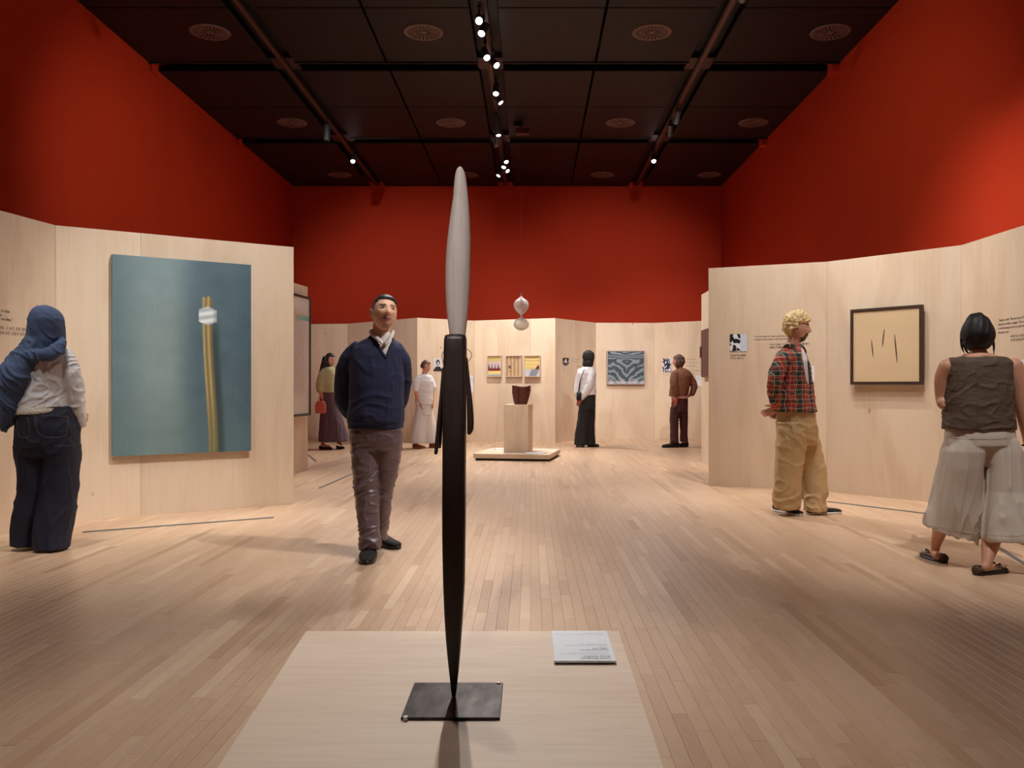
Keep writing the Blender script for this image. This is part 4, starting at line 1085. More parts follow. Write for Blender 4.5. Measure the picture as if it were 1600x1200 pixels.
        skin_rings(bm, [[p+Vector((0, 0, .0005)) for p in outline(1.0)], [p+Vector((0, 0, sole_h)) for p in outline(1.04)], [p+Vector((0, 0, sole_h+.006)) for p in outline(.98)]])
        so = s.raw('sole', bm, sole, parent=o); return o

def foldz(period, amp, ph=0): return lambda c: 1

# ============ man in navy sweater
p = Person('man in navy v-neck sweater and mauve brown trousers standing beside the dark post', 588, 6.05)
p.skin = rgb(222, 172, 144)
p.head(600, 489, -.02, 27, -13, 5, k=1.07, kx=1.10, jaw=.17, stub=.5, brow=(30, 24, 22), gaze=(.2, .12), lips=(170, 104, 96))
p.tb(p.bm, [(597, 505, .03), (595, 522, .03), (594, 540, .03)], [14, 14, 16])
p.lf(p.bm, [(592, 530, 10, .05, .03), (590, 545, 28, .08, .03), (588, 575, 30, .10, .02), (588, 620, 31, .105, .02), (588, 665, 33, .105, .02), (588, 695, 33, .10, .02)])
p.tb(p.bm, [(554, 556, .04), (539, 610, .09), (558, 655, .22)], [7, 6, 5]); p.tb(p.bm, [(620, 556, .04), (630, 608, .09), (610, 655, .24)], [7, 6, 5])
p.tb(p.bm, [(572, 690, .01), (573, 760, -.03), (577, 852, -.10)], [15, 10, 6]); p.tb(p.bm, [(606, 690, .03), (601, 760, .06), (596, 838, .12)], [14, 8, 5])
p.hand(p.P(568, 655, .21), (1, .1, -.1), (0, -1, 0), 1); p.hand(p.P(600, 652, .24), (-1, -.1, -.15), (0, 1, 0), 1)
p.finish(.008)
def h1(q, d):
    line = .066 if q.y < -.05 else (.050 if q.y < .0 else .040)
    t = sm(line-.006, line+.012, q.z)
    return -.006+t*(.0115+.009*sm(-.03, .055, q.x)*sm(.115, .07, q.z)+.004*sm(-.02, -.06, q.y)+.0014*math.sin(q.x*60+q.z*260))
p.hair(h1, 'black_hair')
M['grey_crop'] = material('cropped grey hair', rgb(104, 96, 96), .7, noise_amt=.3, noise_scale=(260, 260, 260), bump=.4, bump_scale=(300, 300, 300))
def h1b(q, d):
    e = (q.y+.038+.22*(q.z-.02)) if q.z > .0 else (q.y-.018)
    if abs(q.x) > .05 and -.045 < q.z < .018 and -.02 < q.y < .03: return -.004
    return -.004+.0065*sm(-.003, .003, e)*sm(-.07, -.055, q.z) if q.z < .08 else -.004
p.hair(h1b, 'grey_crop', 'cropped_side_hair', 'short greying hair at the sides')
bm = bmesh.new()
p.lf(bm, [(594.5, 522, 14, .066, .035), (594, 529, 21, .080, .035), (592, 536, 31, .095, .03), (590, 545, 40, .112, .03), (588.5, 556, 43, .126, .03), (588, 575, 43, .136, .02), (588.5, 600, 42.5, .142, .01), (588.5, 630, 42.5, .148, .01), (587.5, 648, 44.5, .154, .01), (587, 658, 44.5, .152, .01), (587, 663, 42.5, .140, .01), (586.5, 669, 43, .142, .01)])
p.tb(bm, [(560, 547, .04), (544, 566, .05), (535, 600, .09), (539, 634, .15), (560, 660, .23)], [15.5, 15.5, 13.5, 12.5, 8])
p.tb(bm, [(616, 546, .04), (628, 565, .05), (631.5, 600, .09), (623, 634, .15), (606, 656, .24)], [14.5, 13.5, 12, 11, 8])
def fvn(px, py):
    t = (py-521)/(556-521)
    return -.5 < t < 1 and abs(px-(600.0+3*t)) < 16.5*(1-max(0, t)**1.15)
def vneck(q, nrm):
    if q.y > 6.09: return False
    return fvn(VX+q.x*F/q.y, HY-(q.z-CH)*F/q.y)
sw = p.put('sweater', bm, 'navy', .006, 4, (.011, 5.5, (1, 1, .8), 3, None, .5), vneck)
ed = [(583.5, 519), (583.6, 523), (588, 532), (595, 545), (603, 557.5), (607.5, 545), (613, 532), (617.2, 523), (617, 519)]
ed = [(x+(-1.4 if i < 4 else (1.4 if i > 4 else 0)), y+(1.2 if i == 4 else 0)) for i, (x, y) in enumerate(ed)]
p.seam('neckband', sw, ed, 1.5, 'navy', .000)
p.seam('hem_rib_line', sw, [(548, 659.5), (570, 661), (590, 661.5), (610, 661), (627, 659)], .5, 'navy', .000)
p.seam('front_seam', sw, [(603.5, 560), (606, 600), (604, 655)], .4, 'navy', .0)
bm = bmesh.new(); p.lf(bm, [(596, 519, 13.2, .058, .03), (596, 530, 16, .066, .03), (597, 542, 19, .082, .02), (598, 556, 21, .098, .02), (598, 566, 21, .100, .02)])
shr = p.put('shirt', bm, 'shirt_stripe', .006, 3)
def flap(pts, th=.004):
    bm = bmesh.new(); n = len(pts); P_ = [p.P(*q) for q in pts]
    a = [bm.verts.new(v) for v in P_]; b = [bm.verts.new(v+Vector((0, th, 0))) for v in P_]
    bm.faces.new(a); bm.faces.new(list(reversed(b)))
    for i in range(n): bm.faces.new((a[i], b[i], b[(i+1) % n], a[(i+1) % n]))
    return bm
def collar(top, bot):
    """fold-down collar leaf between an upper edge and a lower edge"""
    bm = bmesh.new(); A = [p.P(*q[:3]) for q in catmull(top, 4)]; B = [p.P(*q[:3]) for q in catmull(bot, 4)]
    rows = [A, [(x+y)/2+Vector((0, -.006, .003)) for x, y in zip(A, B)], B]; T = Vector((0, .005, 0))
    for off, rev in ((Vector((0, 0, 0)), False), (T, True)):
        pass
    f = [[bm.verts.new(v) for v in r] for r in rows]; g = [[bm.verts.new(v+T) for v in r] for r in rows]
    n = len(A)
    for k in range(2):
        for i in range(n-1):
            bm.faces.new((f[k][i], f[k+1][i], f[k+1][i+1], f[k][i+1])); bm.faces.new((g[k][i], g[k][i+1], g[k+1][i+1], g[k+1][i]))
    for i in range(n-1): bm.faces.new((f[0][i], f[0][i+1], g[0][i+1], g[0][i])); bm.faces.new((f[2][i+1], f[2][i], g[2][i], g[2][i+1]))
    for k in range(2): bm.faces.new((f[k+1][0], f[k][0], g[k][0], g[k+1][0])); bm.faces.new((f[k][-1], f[k+1][-1], g[k+1][-1], g[k][-1]))
    return bm
p.raw('collar', collar([(580, 512, .035), (582, 515, -.02), (589, 523, -.055), (598, 533, -.068)], [(576.5, 518.5, .03), (579, 524, -.045), (588, 532, -.085), (598.5, 539.5, -.092)]), 'shirt_stripe', shr)
p.raw('collar', collar([(614, 515, .03), (612, 519, -.01), (606, 527, -.05), (600.5, 534, -.068)], [(616.5, 519, .02), (615, 525, -.03), (609, 533.5, -.078), (602, 541, -.092)]), 'shirt_stripe', shr)
bm = bmesh.new(); ball(bm, p.P(602.5, 550, -.088), .005, 6); p.raw('button', bm, 'white_card', shr)
bm = bmesh.new()
p.lf(bm, [(587, 662, 41.5, .125, .01), (588, 672, 42, .13, .01), (588.5, 690, 41, .13, .01), (588, 702, 38, .12, .01)])
p.lf(bm, [(570, 675, 23, .115, .0), (571, 695, 23.5, .11, .0), (571.5, 715, 22.5, .105, -.01), (572, 745, 20.5, .095, -.02), (573, 765, 20, .09, -.03), (575, 800, 17.5, .08, -.06), (577.5, 835, 16, .075, -.09), (578.5, 850, 16.5, .078, -.10), (578, 856, 17, .078, -.10)])
p.lf(bm, [(607, 675, 22, .115, .02), (607.5, 695, 21, .11, .02), (605.5, 715, 20.5, .105, .03), (603, 745, 17.5, .095, .04), (601, 765, 14, .085, .06), (598.5, 800, 11.5, .075, .09), (596, 830, 10, .07, .12), (595.5, 843, 10.5, .07, .12)])
def knee(c): return .45+.9*math.exp(-((c.z-.50)/.12)**2)+.9*math.exp(-((c.z-.12)/.12)**2)+.5*math.exp(-((c.z-.78)/.08)**2)
tr = p.put('trousers', bm, 'mauve_trouser', .006, 4, (.017, 6.5, (1, 1, 1.9), 11, knee, .45))
p.seam('pocket_seam', tr, [(551, 668), (554, 680), (557, 690)], .35, 'mauve_trouser', .001)
p.seam('fly_seam', tr, [(590, 672), (590, 685), (588, 698)], .3, 'mauve_trouser', .001)
p.shoe(G(579, 858), G(573, 883), .115, .075, 'black_suede', label='black slip-on shoe pointing at the camera')
p.shoe(G(588, 850), G(622, 858.5), .105, .075, 'black_suede')

# ============ woman in blue headscarf
p = Person('woman in slate blue headscarf, white blouse and dark jeans facing the left wall', 68, 6.25)
p.skin = rgb(198, 142, 112)
p.head(71, 502, 0, 158, 0, 0, k=1.02, fem=True, ears=False)
p.tb(p.bm, [(70, 515, .0), (69, 535, .0), (69, 555, .0)], [11, 11, 14])
p.lf(p.bm, [(69, 545, 22, .06, 0), (70, 565, 33, .09, 0), (71, 600, 31, .10, 0), (71, 635, 32, .11, 0), (72, 670, 38, .125, 0), (72, 700, 38, .12, 0)])
p.tb(p.bm, [(103, 560, 0), (116, 608, .02), (122, 648, .08)], [9, 7, 5]); p.tb(p.bm, [(36, 562, 0), (24, 610, .02), (28, 650, .10)], [9, 7, 5])
p.tb(p.bm, [(52, 690, 0), (52, 770, 0), (46, 850, 0)], [15, 11, 8]); p.tb(p.bm, [(90, 690, 0), (84, 770, 0), (80, 852, -.04)], [15, 11, 8])
p.hand(p.P(121, 645, .10), (.1, .9, -.4), (-1, 0, 0), 1); p.hand(p.P(28, 650, .12), (.2, .7, -.6), (1, 0, 0), 1)
p.finish(.009)
bm = bmesh.new()
p.lf(bm, [(70, 538, 18, .075, 0), (72, 546, 31, .095, 0), (71, 560, 39, .12, 0), (70, 585, 38, .13, 0), (69, 610, 36, .13, 0), (69, 625, 38, .14, 0), (69, 636, 39, .15, .0)])
p.tb(bm, [(100, 555, 0), (110, 580, .0), (116, 610, .02), (122, 642, .05), (128, 664, .08)], [13.5, 14.5, 14.5, 12, 6.5])
p.tb(bm, [(40, 557, 0), (30, 585, .0), (26, 612, .02), (28, 645, .08)], [13, 13, 12, 7])
bl = p.put('blouse', bm, 'white_cotton', .007, 4, (.018, 6, (1, 1, 1.6), 5, None, .5))
bm = bmesh.new(); p.lf(bm, [(68, 632, 38, .145, .0), (67, 640, 40.5, .158, .0, .0), (67, 648, 41.5, .160, .0)])
me = remesh(bm, .007, 2); 
for v in me.vertices:
    if v.co.z < p.P(68, 641).z:
        px = VX+v.co.x*F/v.co.y; v.co.z += .028*sm(40, 112, px)+.006*abs(math.sin(px*.55))
link('lace_hem', me, 'lace', bl, smooth=True)
bm = bmesh.new()
p.lf(bm, [(72, 634, 39.5, .14, 0), (73, 645, 43, .15, 0), (74, 665, 47, .165, 0), (74, 690, 48, .165, .0), (73, 712, 46, .15, 0)])
p.lf(bm, [(53, 695, 26, .145, 0), (54, 730, 24, .13, 0), (53.5, 765, 22, .12, 0), (47, 800, 22.5, .12, 0), (41, 835, 21, .12, 0), (41.5, 851, 21, .12, .0)])
p.lf(bm, [(96, 695, 26, .145, 0), (96, 730, 25, .13, 0), (94, 765, 25.5, .12, -.01), (88, 800, 27, .125, -.02), (82, 835, 25.5, .13, -.04), (81, 856, 24.5, .13, -.05)])
je = p.put('jeans', bm, 'denim', .007, 4, (.015, 5.5, (1, 1, .7), 21))
for pts in ([(56, 651), (57, 664), (60, 676), (72, 683), (93, 683), (103, 679), (106, 665), (106.5, 651)], [(55, 650), (80, 650), (106, 651)], [(26, 652), (28, 678), (38, 684), (46, 680), (44, 653)], [(25, 651), (35, 652), (44, 652)], [(54, 668), (53.5, 652), (53, 642)], [(30, 645), (55, 643), (80, 643), (110, 641)]):
    p.seam('stitching', je, pts, .42, 'stitch', .0)
p.shoe(G(55, 850), G(32, 845), .10, .06, 'white_cotton', 'white_rubber'); p.shoe(G(78, 858), G(104, 853), .10, .06, 'white_cotton', 'white_rubber', label='white shoe half under the jeans hem')
# headscarf
bm = bmesh.new()
def rg(y, x0, x1, dep, dy): return ((x0+x1)/2, y, (x1-x0)/2, dep, dy)
p.lf(bm, [rg(559, 26, 86, .12, -.01), rg(548, 32, 92, .13, -.01), rg(538, 39, 97, .13, .0), rg(527, 44, 98, .125, .0), rg(512, 46.5, 98, .13, .0), rg(499, 47.5, 97, .13, .0), rg(490, 50, 93, .12, .0), rg(483, 55, 87, .10, .0), rg(478.5, 61, 79, .06, 0), rg(477, 67, 73, .02, 0)], sq=2.1)
p.lf(bm, [rg(676, 3, 8, .03, -.08), rg(662, 1, 17, .07, -.08), rg(648, 0, 34, .09, -.08), rg(632, 1, 43, .12, -.06), rg(612, 3, 51, .15, -.04), rg(592, 5, 62, .16, -.04), rg(574, 8, 74, .17, -.02), rg(560, 14, 84, .16, -.01), rg(548, 24, 92, .145, -.0), rg(540, 36, 96, .13, .0)], sq=2.1)
p.tb(bm, [(96, 531, .02), (93, 541, -.08), (78, 553, -.145), (55, 556, -.15), (34, 553, -.10)], [6, 9, 11, 10, 8], flat=.7)
p.put('headscarf', bm, 'hijab', .007, 3, (.026, 6, (1.6, 1.6, .5), 33, lambda c: .25+.9*sm(1.62, 1.45, c.z), .75))
# spectacles: temple and lens rim past the scarf
bm = bmesh.new(); p.tb(bm, [(88, 496, .03), (96, 495.5, .075), (99.5, 496, .10), (100, 500, .10), (98, 504, .10), (94, 503, .10), (93, 498, .10), (99.5, 496, .10)], [.7]*8, n=6, sub=3); p.raw('spectacles', bm, 'lens_glass')

# ============ blond man in tartan shirt
p = Person('man with bleached blond curls in tartan shirt and khaki trousers at right wall', 1245, 7.92)
p.skin = rgb(214, 162, 138)
p.head(1245, 513.5, 0, 80, -2, 0, k=1.15, brow=(92, 66, 50), beard=(54, 38, 34), lips=(150, 84, 76), gaze=(0, .0))
p.tb(p.bm, [(1240, 525, 0), (1238, 540, 0), (1236, 556, 0)], [9, 9.2, 12])
p.lf(p.bm, [(1236, 545, 14, .10, 0), (1237, 562, 22, .15, 0), (1239, 600, 24, .15, 0), (1240, 645, 22, .15, 0), (1243, 670, 24, .14, 0), (1243, 684, 18, .10, 0)])
p.tb(p.bm, [(1224, 563, -.14), (1212, 605, -.17), (1213, 640, -.08)], [8, 6.5, 5]); p.tb(p.bm, [(1240, 563, .16), (1226, 605, .18), (1212, 640, .06)], [8, 6.5, 5])
p.tb(p.bm, [(1236, 690, -.06), (1232, 745, -.06), (1226, 793, -.04)], [12, 9, 6]); p.tb(p.bm, [(1252, 690, .08), (1272, 745, .06), (1276, 793, .03)], [12, 9, 6])
p.hand(p.P(1214, 640, -.10), (-.75, .2, -.25), (0, 1, .2), -1, k=.95, curl=.4); p.hand(p.P(1209, 636, .05), (-.2, -.3, -.7), (0, -1, .2), -1, k=.9, curl=.6)
p.finish(.009)
def h3(q, d):
    e = .012*noise.noise(Vector((q.x*55, q.y*55, q.z*55)))+.006*noise.noise(Vector((q.x*120+4, q.y*120, q.z*120)))
    if q.z > .045 or (q.y > -.0 and q.z > .0-.2*q.y) : 
        v = .020+.012*sm(.03, .1, q.z)+e
        if q.y > .03 and q.z < .03: v = .014+e
        return v
    if q.y > .04 and q.z > -.07: return .012+e
    return -.006
p.hair(h3, 'blond_hair', label='bleached blond curly hair')
bm = bmesh.new()
p.lf(bm, [(1239, 537, 10, .085, 0), (1238, 545, 16, .14, 0), (1236, 555, 22, .19, 0), (1237.5, 575, 27, .195, 0), (1238.5, 600, 30.5, .19, 0), (1239, 625, 32.5, .195, 0), (1240, 643, 34, .20, 0)])
p.tb(bm, [(1226, 560, -.14), (1214, 582, -.19), (1210, 608, -.20), (1214, 636, -.11)], [12.5, 12.5, 11, 8.5])
p.tb(bm, [(1244, 560, .16), (1236, 585, .20), (1226, 612, .20), (1214, 634, .08)], [11.5, 10.5, 9.5, 7])
def openfront(c, nrm):
    px = VX+c.x*F/c.y; py = HY-(c.z-CH)*F/c.y
    if c.y > 7.99: return False
    t = (py-542)/58
    return 0 < t < 1 and 1251+10*t < px < 1259+9.5*t-5*max(0, t-.6)
sh = p.put('tartan_shirt', bm, 'plaid', .007, 4, (.017, 6.5, (1, 1, .8), 41, None, .6), openfront)
bm = bmesh.new(); p.lf(bm, [(1240, 538, 9.5, .075, 0), (1240, 548, 15, .11, 0), (1240, 565, 22, .155, 0), (1240, 600, 26, .165, 0), (1241, 636, 27, .17, 0)]); p.put('tee_shirt', bm, 'white_cotton', .008, 3, label='white tee shirt under the open tartan shirt')
bm = bmesh.new(); p.tb(bm, [(1226, 543, -.06), (1233, 539, -.11), (1243, 545, -.125), (1250, 551, -.12)], [2.2, 3.4, 3.4, 1.6], flat=.6, sub=5); p.raw('collar', bm, 'plaid', sh)
bm = bmesh.new(); p.tb(bm, [(1240, 540, .12), (1250, 540, .09), (1257, 548, .04), (1258, 556, .0)], [2.5, 3.0, 3.0, 1.6], flat=.6, sub=5); p.raw('collar', bm, 'plaid', sh)
bm = bmesh.new()
p.lf(bm, [(1243, 640, 27.5, .17, 0), (1244, 655, 29.5, .18, 0), (1245, 675, 30.5, .185, 0), (1245.5, 695, 29, .15, 0)])
p.lf(bm, [(1239, 660, 24, .13, -.06), (1237, 685, 23.5, .13, -.07), (1234, 715, 22.5, .12, -.07), (1231, 745, 21, .12, -.07), (1229.5, 770, 20.5, .12, -.06), (1229, 788, 20, .12, -.05), (1229, 795, 18.5, .11, -.05)])
p.lf(bm, [(1250, 660, 23, .13, .06), (1255, 685, 23.5, .13, .08), (1263, 712, 23, .12, .08), (1270, 740, 21, .12, .07), (1273, 768, 19, .12, .05), (1272.5, 788, 17.5, .11, .03), (1273, 798, 17.5, .11, .02)])
kt = p.put('khaki_trousers', bm, 'khaki', .007, 4, (.024, 4.6, (1, 1, 1), 51, lambda c: .5+.8*math.exp(-((c.z-.10)/.15)**2)+.4*math.exp(-((c.z-.75)/.15)**2), .5))
p.seam('pocket_seam', kt, [(1231, 650), (1235, 660), (1237, 672)], .4, 'stitch', .0)
p.seam('side_seam', kt, [(1240, 690), (1236, 720), (1232, 760), (1230, 790)], .3, 'khaki', .001)
s1 = p.shoe(G(1211, 798), G(1251, 806), .115, .07, 'black_suede', 'white_rubber', .014); s2 = p.shoe(G(1262, 804), G(1313, 801.5), .115, .07, 'black_suede', 'white_rubber', .014, label='black tied shoe stepping forward')
for so, (ax_, ay_) in ((s1, (1236, 793)), (s2, (1289, 790))):
    bm = bmesh.new(); c = p.P(ax_, ay_, -.05)
    for k in range(3):
        q = c+Vector((.02*k-.02, 0, -.006*k)); tube(bm, [q+Vector((0, -.035, -.012)), q+Vector((0, 0, .004)), q+Vector((0, .04, -.012))], [.0035]*3, n=6, sub=3)
    p.raw('laces', bm, 'khaki', so)

# ============ woman in sleeveless top
p = Person('woman seen from behind in dark brown sleeveless top and stone grey culottes', 1528, 5.62)
p.skin = rgb(210, 154, 126)
p.head(1527, 521, 0, 165, -3, 0, k=.97, fem=True)
p.tb(p.bm, [(1527, 530, .0), (1528, 548, .0), (1529, 565, .0)], [12.5, 12.5, 18])
p.lf(p.bm, [(1529, 552, 16, .07, 0), (1530, 560, 40, .085, 0), (1530, 572, 52, .10, 0), (1530, 590, 50, .10, 0), (1530, 640, 44, .10, 0), (1531, 680, 44, .11, 0), (1531, 698, 36, .08, 0)])
p.tb(p.bm, [(1481, 571, 0), (1473, 592, .04), (1472, 622, .06), (1476, 632, .03), (1480, 615, .20), (1484, 592, .28)], [12.5, 12.5, 10, 9, 8, 6], sub=5)
p.tb(p.bm, [(1583, 570, 0), (1591, 600, .0), (1597, 640, .01), (1604, 675, .03), (1608, 700, .04)], [14, 13.5, 11, 8.5, 6.5], sub=5)
p.tb(p.bm, [(1506, 700, 0), (1484, 780, .05), (1471, 822, .12), (1463, 847, .20), (1461, 864, .24)], [20, 14, 12, 8.5, 5.8], sub=5)
p.tb(p.bm, [(1562, 700, 0), (1562, 780, -.03), (1556, 822, -.06), (1548, 850, -.13), (1544, 868, -.18), (1541, 886, -.22)], [20, 15, 12.5, 13, 9.5, 6.6], sub=5)
fl = (G(1472, 879), G(1445, 868)); fr = (G(1530, 899), G(1569, 893))
tube(p.bm, [fl[0]+Vector((-.03, 0, .045)), (fl[0]+fl[1])/2+Vector((0, 0, .04)), fl[1]+Vector((.03, 0, .025))], [.026, .027, .02]); tube(p.bm, [fr[0]+Vector((.03, 0, .05)), (fr[0]+fr[1])/2+Vector((0, 0, .04)), fr[1]+Vector((-.03, 0, .025))], [.026, .027, .02])
p.hand(p.P(1608, 700, .04), (.15, .1, -1), (-1, 0, 0), 1); p.hand(p.P(1484, 590, .28), (.25, .5, .8), (.9, -.2, 0), 1)
p.finish(.007)
def h4(q, d):
    e = .0022*math.sin(q.x*150+q.z*30)+.004*noise.noise(Vector((q.x*26, q.y*26, q.z*14)))
    m = max(sm(-.06, -.035, q.y), sm(.045, .065, q.z))
    return -.008+m*(.032+e+.010*sm(.08, -.02, q.z)-.018*sm(-.075, -.11, q.z))
p.hair(h4, 'black_hair')
for pts in ([(1503, 530, .02), (1503, 542, .02), (1507, 553, .02)], [(1550, 530, .02), (1553, 541, .02), (1552.5, 556, .02)], [(1506, 536, -.03), (1510, 548, -.04), (1514, 553, -.04)]):
    bm = bmesh.new(); p.tb(bm, pts, [3.2, 1.8, .4], n=8); p.raw('hair_strand', bm, 'black_hair')
bm = bmesh.new(); ball(bm, p.P(1552, 545, .03), .006, 6); p.raw('earring', bm, 'chrome')
bm = bmesh.new()
p.lf(bm, [(1529, 557, 22, .075, 0), (1529, 559.5, 43, .095, 0), (1529, 566, 49, .115, 0), (1529, 585, 51, .13, 0), (1528.5, 610, 51, .14, 0), (1528, 640, 51.5, .15, 0), (1528.5, 660, 52.5, .155, 0), (1529, 671, 53, .157, 0)], sq=2.6)
tp = p.put('sleeveless_top', bm, 'dark_linen', .006, 3, (.014, 6, (1, 1, 1.8), 61, None, .35))
p.seam('back_seam', tp, [(1524, 562), (1526, 600), (1527, 640), (1528, 667)], .4, 'dark_linen', .001)
bm = bmesh.new()
p.lf(bm, [(1531, 664, 49, .14, 0), (1531, 680, 52, .155, 0), (1531.5, 694, 53.5, .158, 0), (1532, 708, 40, .13, 0), (1531.5, 722, 16, .10, 0), (1531.5, 727, 6, .06, 0)])
p.lf(bm, [(1510, 672, 16, .09, 0), (1507, 686, 24, .135, 0), (1504, 704, 28, .152, 0), (1500, 730, 28, .155, .01), (1496, 765, 30.5, .155, .03), (1491, 800, 33.5, .16, .05), (1487, 826, 35, .165, .07), (1486.5, 830, 35, .165, .07)], sq=3)
p.lf(bm, [(1552, 672, 16, .09, 0), (1556, 686, 24, .135, 0), (1560, 704, 28, .152, 0), (1563.5, 730, 29, .155, -.01), (1566.5, 765, 30.5, .155, -.03), (1569, 800, 33.5, .165, -.07), (1571.5, 836, 37, .175, -.11), (1571.5, 842, 37, .175, -.11)], sq=3.4)
me = remesh(bm, .006, 3); wrinkle(me, .030, 4.2, (2.2, 1.6, .22), 71, fn=lambda c: .12+.9*sm(.98, .3, c.z))
for v in me.vertices:
    px = VX+v.co.x*F/v.co.y
    if v.co.z < .42 and px < 1529: v.co.z -= .042*((px-1480)/42)*sm(.42, .28, v.co.z)
cu = link('culottes', me, 'stone_cotton', p.root, smooth=True)
p.seam('waist_seam', cu, [(1484, 683), (1505, 686), (1531, 686), (1556, 686), (1577, 684)], .35, 'stone_cotton', .001)
p.seam('centre_seam', cu, [(1531, 674), (1531.5, 690), (1531.5, 710)], .3, 'stone_cotton', .001)
p.seam('hem_seam', cu, [(1454, 820), (1480, 827), (1508, 832), (1521, 834)], .3, 'stone_cotton', .001); p.seam('hem_seam', cu, [(1537, 834), (1560, 837), (1585, 838), (1603, 836)], .3, 'stone_cotton', .001)
for (heel, toe, lb) in ((G(1477, 880.5), G(1441.5, 868), 'left foot studded loafer with bow'), (G(1523, 899), G(1572, 893), 'right foot studded loafer with bow')):
    o = p.shoe(heel, toe, .085, .052, 'leopard', 'black_rubber', .010, open_top=True, label=lb)
    a, b = Vector(heel), Vector(toe); a.z = b.z = 0; d = (b-a).normalized(); n = Vector((-d.y, d.x, 0)); L = (b-a).length
    bm = bmesh.new()
    for k in range(15):
        t = k/14
        for sg in (-1, 1):
            wk = .80+.20*math.sin(math.pi*max(0, t-.3)/.7) if t < .9 else .75
            ball(bm, a+d*(L*(.06+t*.88))+n*(sg*(.0425*wk*math.sqrt(max(.1, 1-((t-.5)/.53)**4))+.001))+Vector((0, 0, .036+.014*abs(t-.45))), .0042, 4)
    p.raw('studs', bm, 'stud', o)['kind'] = 'stuff'
    bm = bmesh.new(); c = a+d*(L*.70)+Vector((0, 0, .052)); tube(bm, [c-n*.022+Vector((0, 0, .006)), c, c+n*.022+Vector((0, 0, .006))], [.008, .003, .008], n=8); p.raw('bow', bm, 'black_suede', o)
    bm = bmesh.new(); tube(bm, [a+d*L*.62+n*.02+Vector((0, 0, .05)), a+d*L*.3+n*.033+Vector((0, 0, .048)), a+d*L*.03+Vector((0, 0, .062)), a+d*L*.3-n*.033+Vector((0, 0, .048)), a+d*L*.62-n*.02+Vector((0, 0, .05))], [.0035]*5, n=8, sub=5); p.raw('trim', bm, 'black_suede', o)
bm = bmesh.new(); rings = []
c = p.P(1606, 695, .04); 
for k in range(21):
    an = 2*math.pi*k/20; rings.append(c+Vector((.034*math.cos(an), .034*math.sin(an), .004*math.cos(an))))
tube(bm, rings, [.005]*21, n=8, sub=1, round_ends=False); p.raw('bracelet', bm, 'black_suede')

# ============ person in white shirt and wide black trousers
p = Person('person in black cap, white shirt and wide black trousers at the far wall', 916, 16.6)
p.skin = rgb(204, 140, 112)
p.head(920, 560, 0, 128, 0, 0, k=1.02, fem=True)
p.tb(p.bm, [(919, 566, 0), (918, 573, 0), (918, 580, 0)], [4.2, 4.2, 6])
p.lf(p.bm, [(918, 574, 7, .07, 0), (918, 580, 12, .10, 0), (918, 600, 12, .10, 0), (918, 625, 12, .11, 0), (918, 640, 12, .11, 0)])
p.tb(p.bm, [(926, 582, -.06), (921, 605, -.14), (908, 623, -.14)], [4, 3.4, 2.6]); p.tb(p.bm, [(906, 583, .06), (902, 604, .10), (903, 624, .06)], [4, 3.4, 2.6])
p.tb(p.bm, [(915, 640, 0), (913, 668, 0), (908, 695, 0)], [6, 5, 4]); p.tb(p.bm, [(921, 640, .05), (921, 668, .05), (924, 695, .05)], [6, 5, 4])
p.hand(p.P(908, 623, -.15), (-.4, 0, -.8), (-.5, .5, 0), 1, curl=.9, col=rgb(206, 110, 96)); p.hand(p.P(903, 624, .06), (0, 0, -1), (1, 0, 0), 1)
p.finish(.012)
def h5(q, d):
    e = .012*noise.noise(Vector((q.x*40, q.y*40, q.z*40)))
    return (.030+e if q.z < .0 else .014+e) if (q.y > -.045 or q.z > .07) else -.006
p.hair(h5, 'black_hair')
bm = bmesh.new(); p.lf(bm, [(918.5, 575, 6.5, .09, 0), (918.5, 570, 8.5, .11, 0), (919, 563, 8, .11, 0)]); p.put('long_hair', bm, 'black_hair', .012, 2, (.02, 20, (1, 1, 1), 2))
bm = bmesh.new(); p.lf(bm, [(919.5, 561.5, 9.2, .125, 0), (919.5, 557, 9.8, .130, 0), (919.5, 551.5, 8.6, .12, 0), (919.5, 548, 5, .07, 0), (919.5, 547, 2, .03, 0)]); p.put('cap', bm, 'black_cloth', .010, 2, label='round black cap')
bm = bmesh.new()
p.lf(bm, [(918.5, 572, 6, .08, 0), (917.5, 576, 11.5, .13, 0), (917, 583, 14.5, .16, 0), (917, 598, 14, .16, 0), (918, 617, 13.5, .17, 0)])
p.tb(bm, [(924, 580, -.07), (922, 595, -.14), (919, 607, -.16), (909, 622, -.15)], [6.2, 6.4, 6.2, 4]); p.tb(bm, [(908, 580, .06), (904, 597, .10), (902, 612, .08), (903, 620, .06)], [6, 6, 5.5, 4])
p.put('white_shirt', bm, 'white_cotton', .010, 3, (.012, 8, (1, 1, 1), 7))
bm = bmesh.new()
p.lf(bm, [(918, 614, 12.8, .15, 0), (918, 625, 12.5, .15, 0), (917, 640, 13, .15, 0)])
p.lf(bm, [(914, 632, 9.5, .12, -.02), (912, 655, 9.5, .12, -.02), (909, 678, 10.5, .13, -.02), (908.5, 695, 11.5, .14, -.02)])
p.lf(bm, [(922, 632, 8.5, .12, .05), (921, 655, 8.5, .12, .05), (920, 678, 9, .13, .05), (921, 695, 9.8, .14, .05)])
p.put('wide_trousers', bm, 'black_cloth', .010, 3, (.016, 6, (1.6, 1.6, .3), 12))
p.shoe(p.P(900, 700, -.1), p.P(913, 700, -.12), .10, .05, 'black_suede', sole_h=.03); p.shoe(p.P(918, 700, .05), p.P(936, 700, .02), .10, .05, 'black_suede', sole_h=.03)
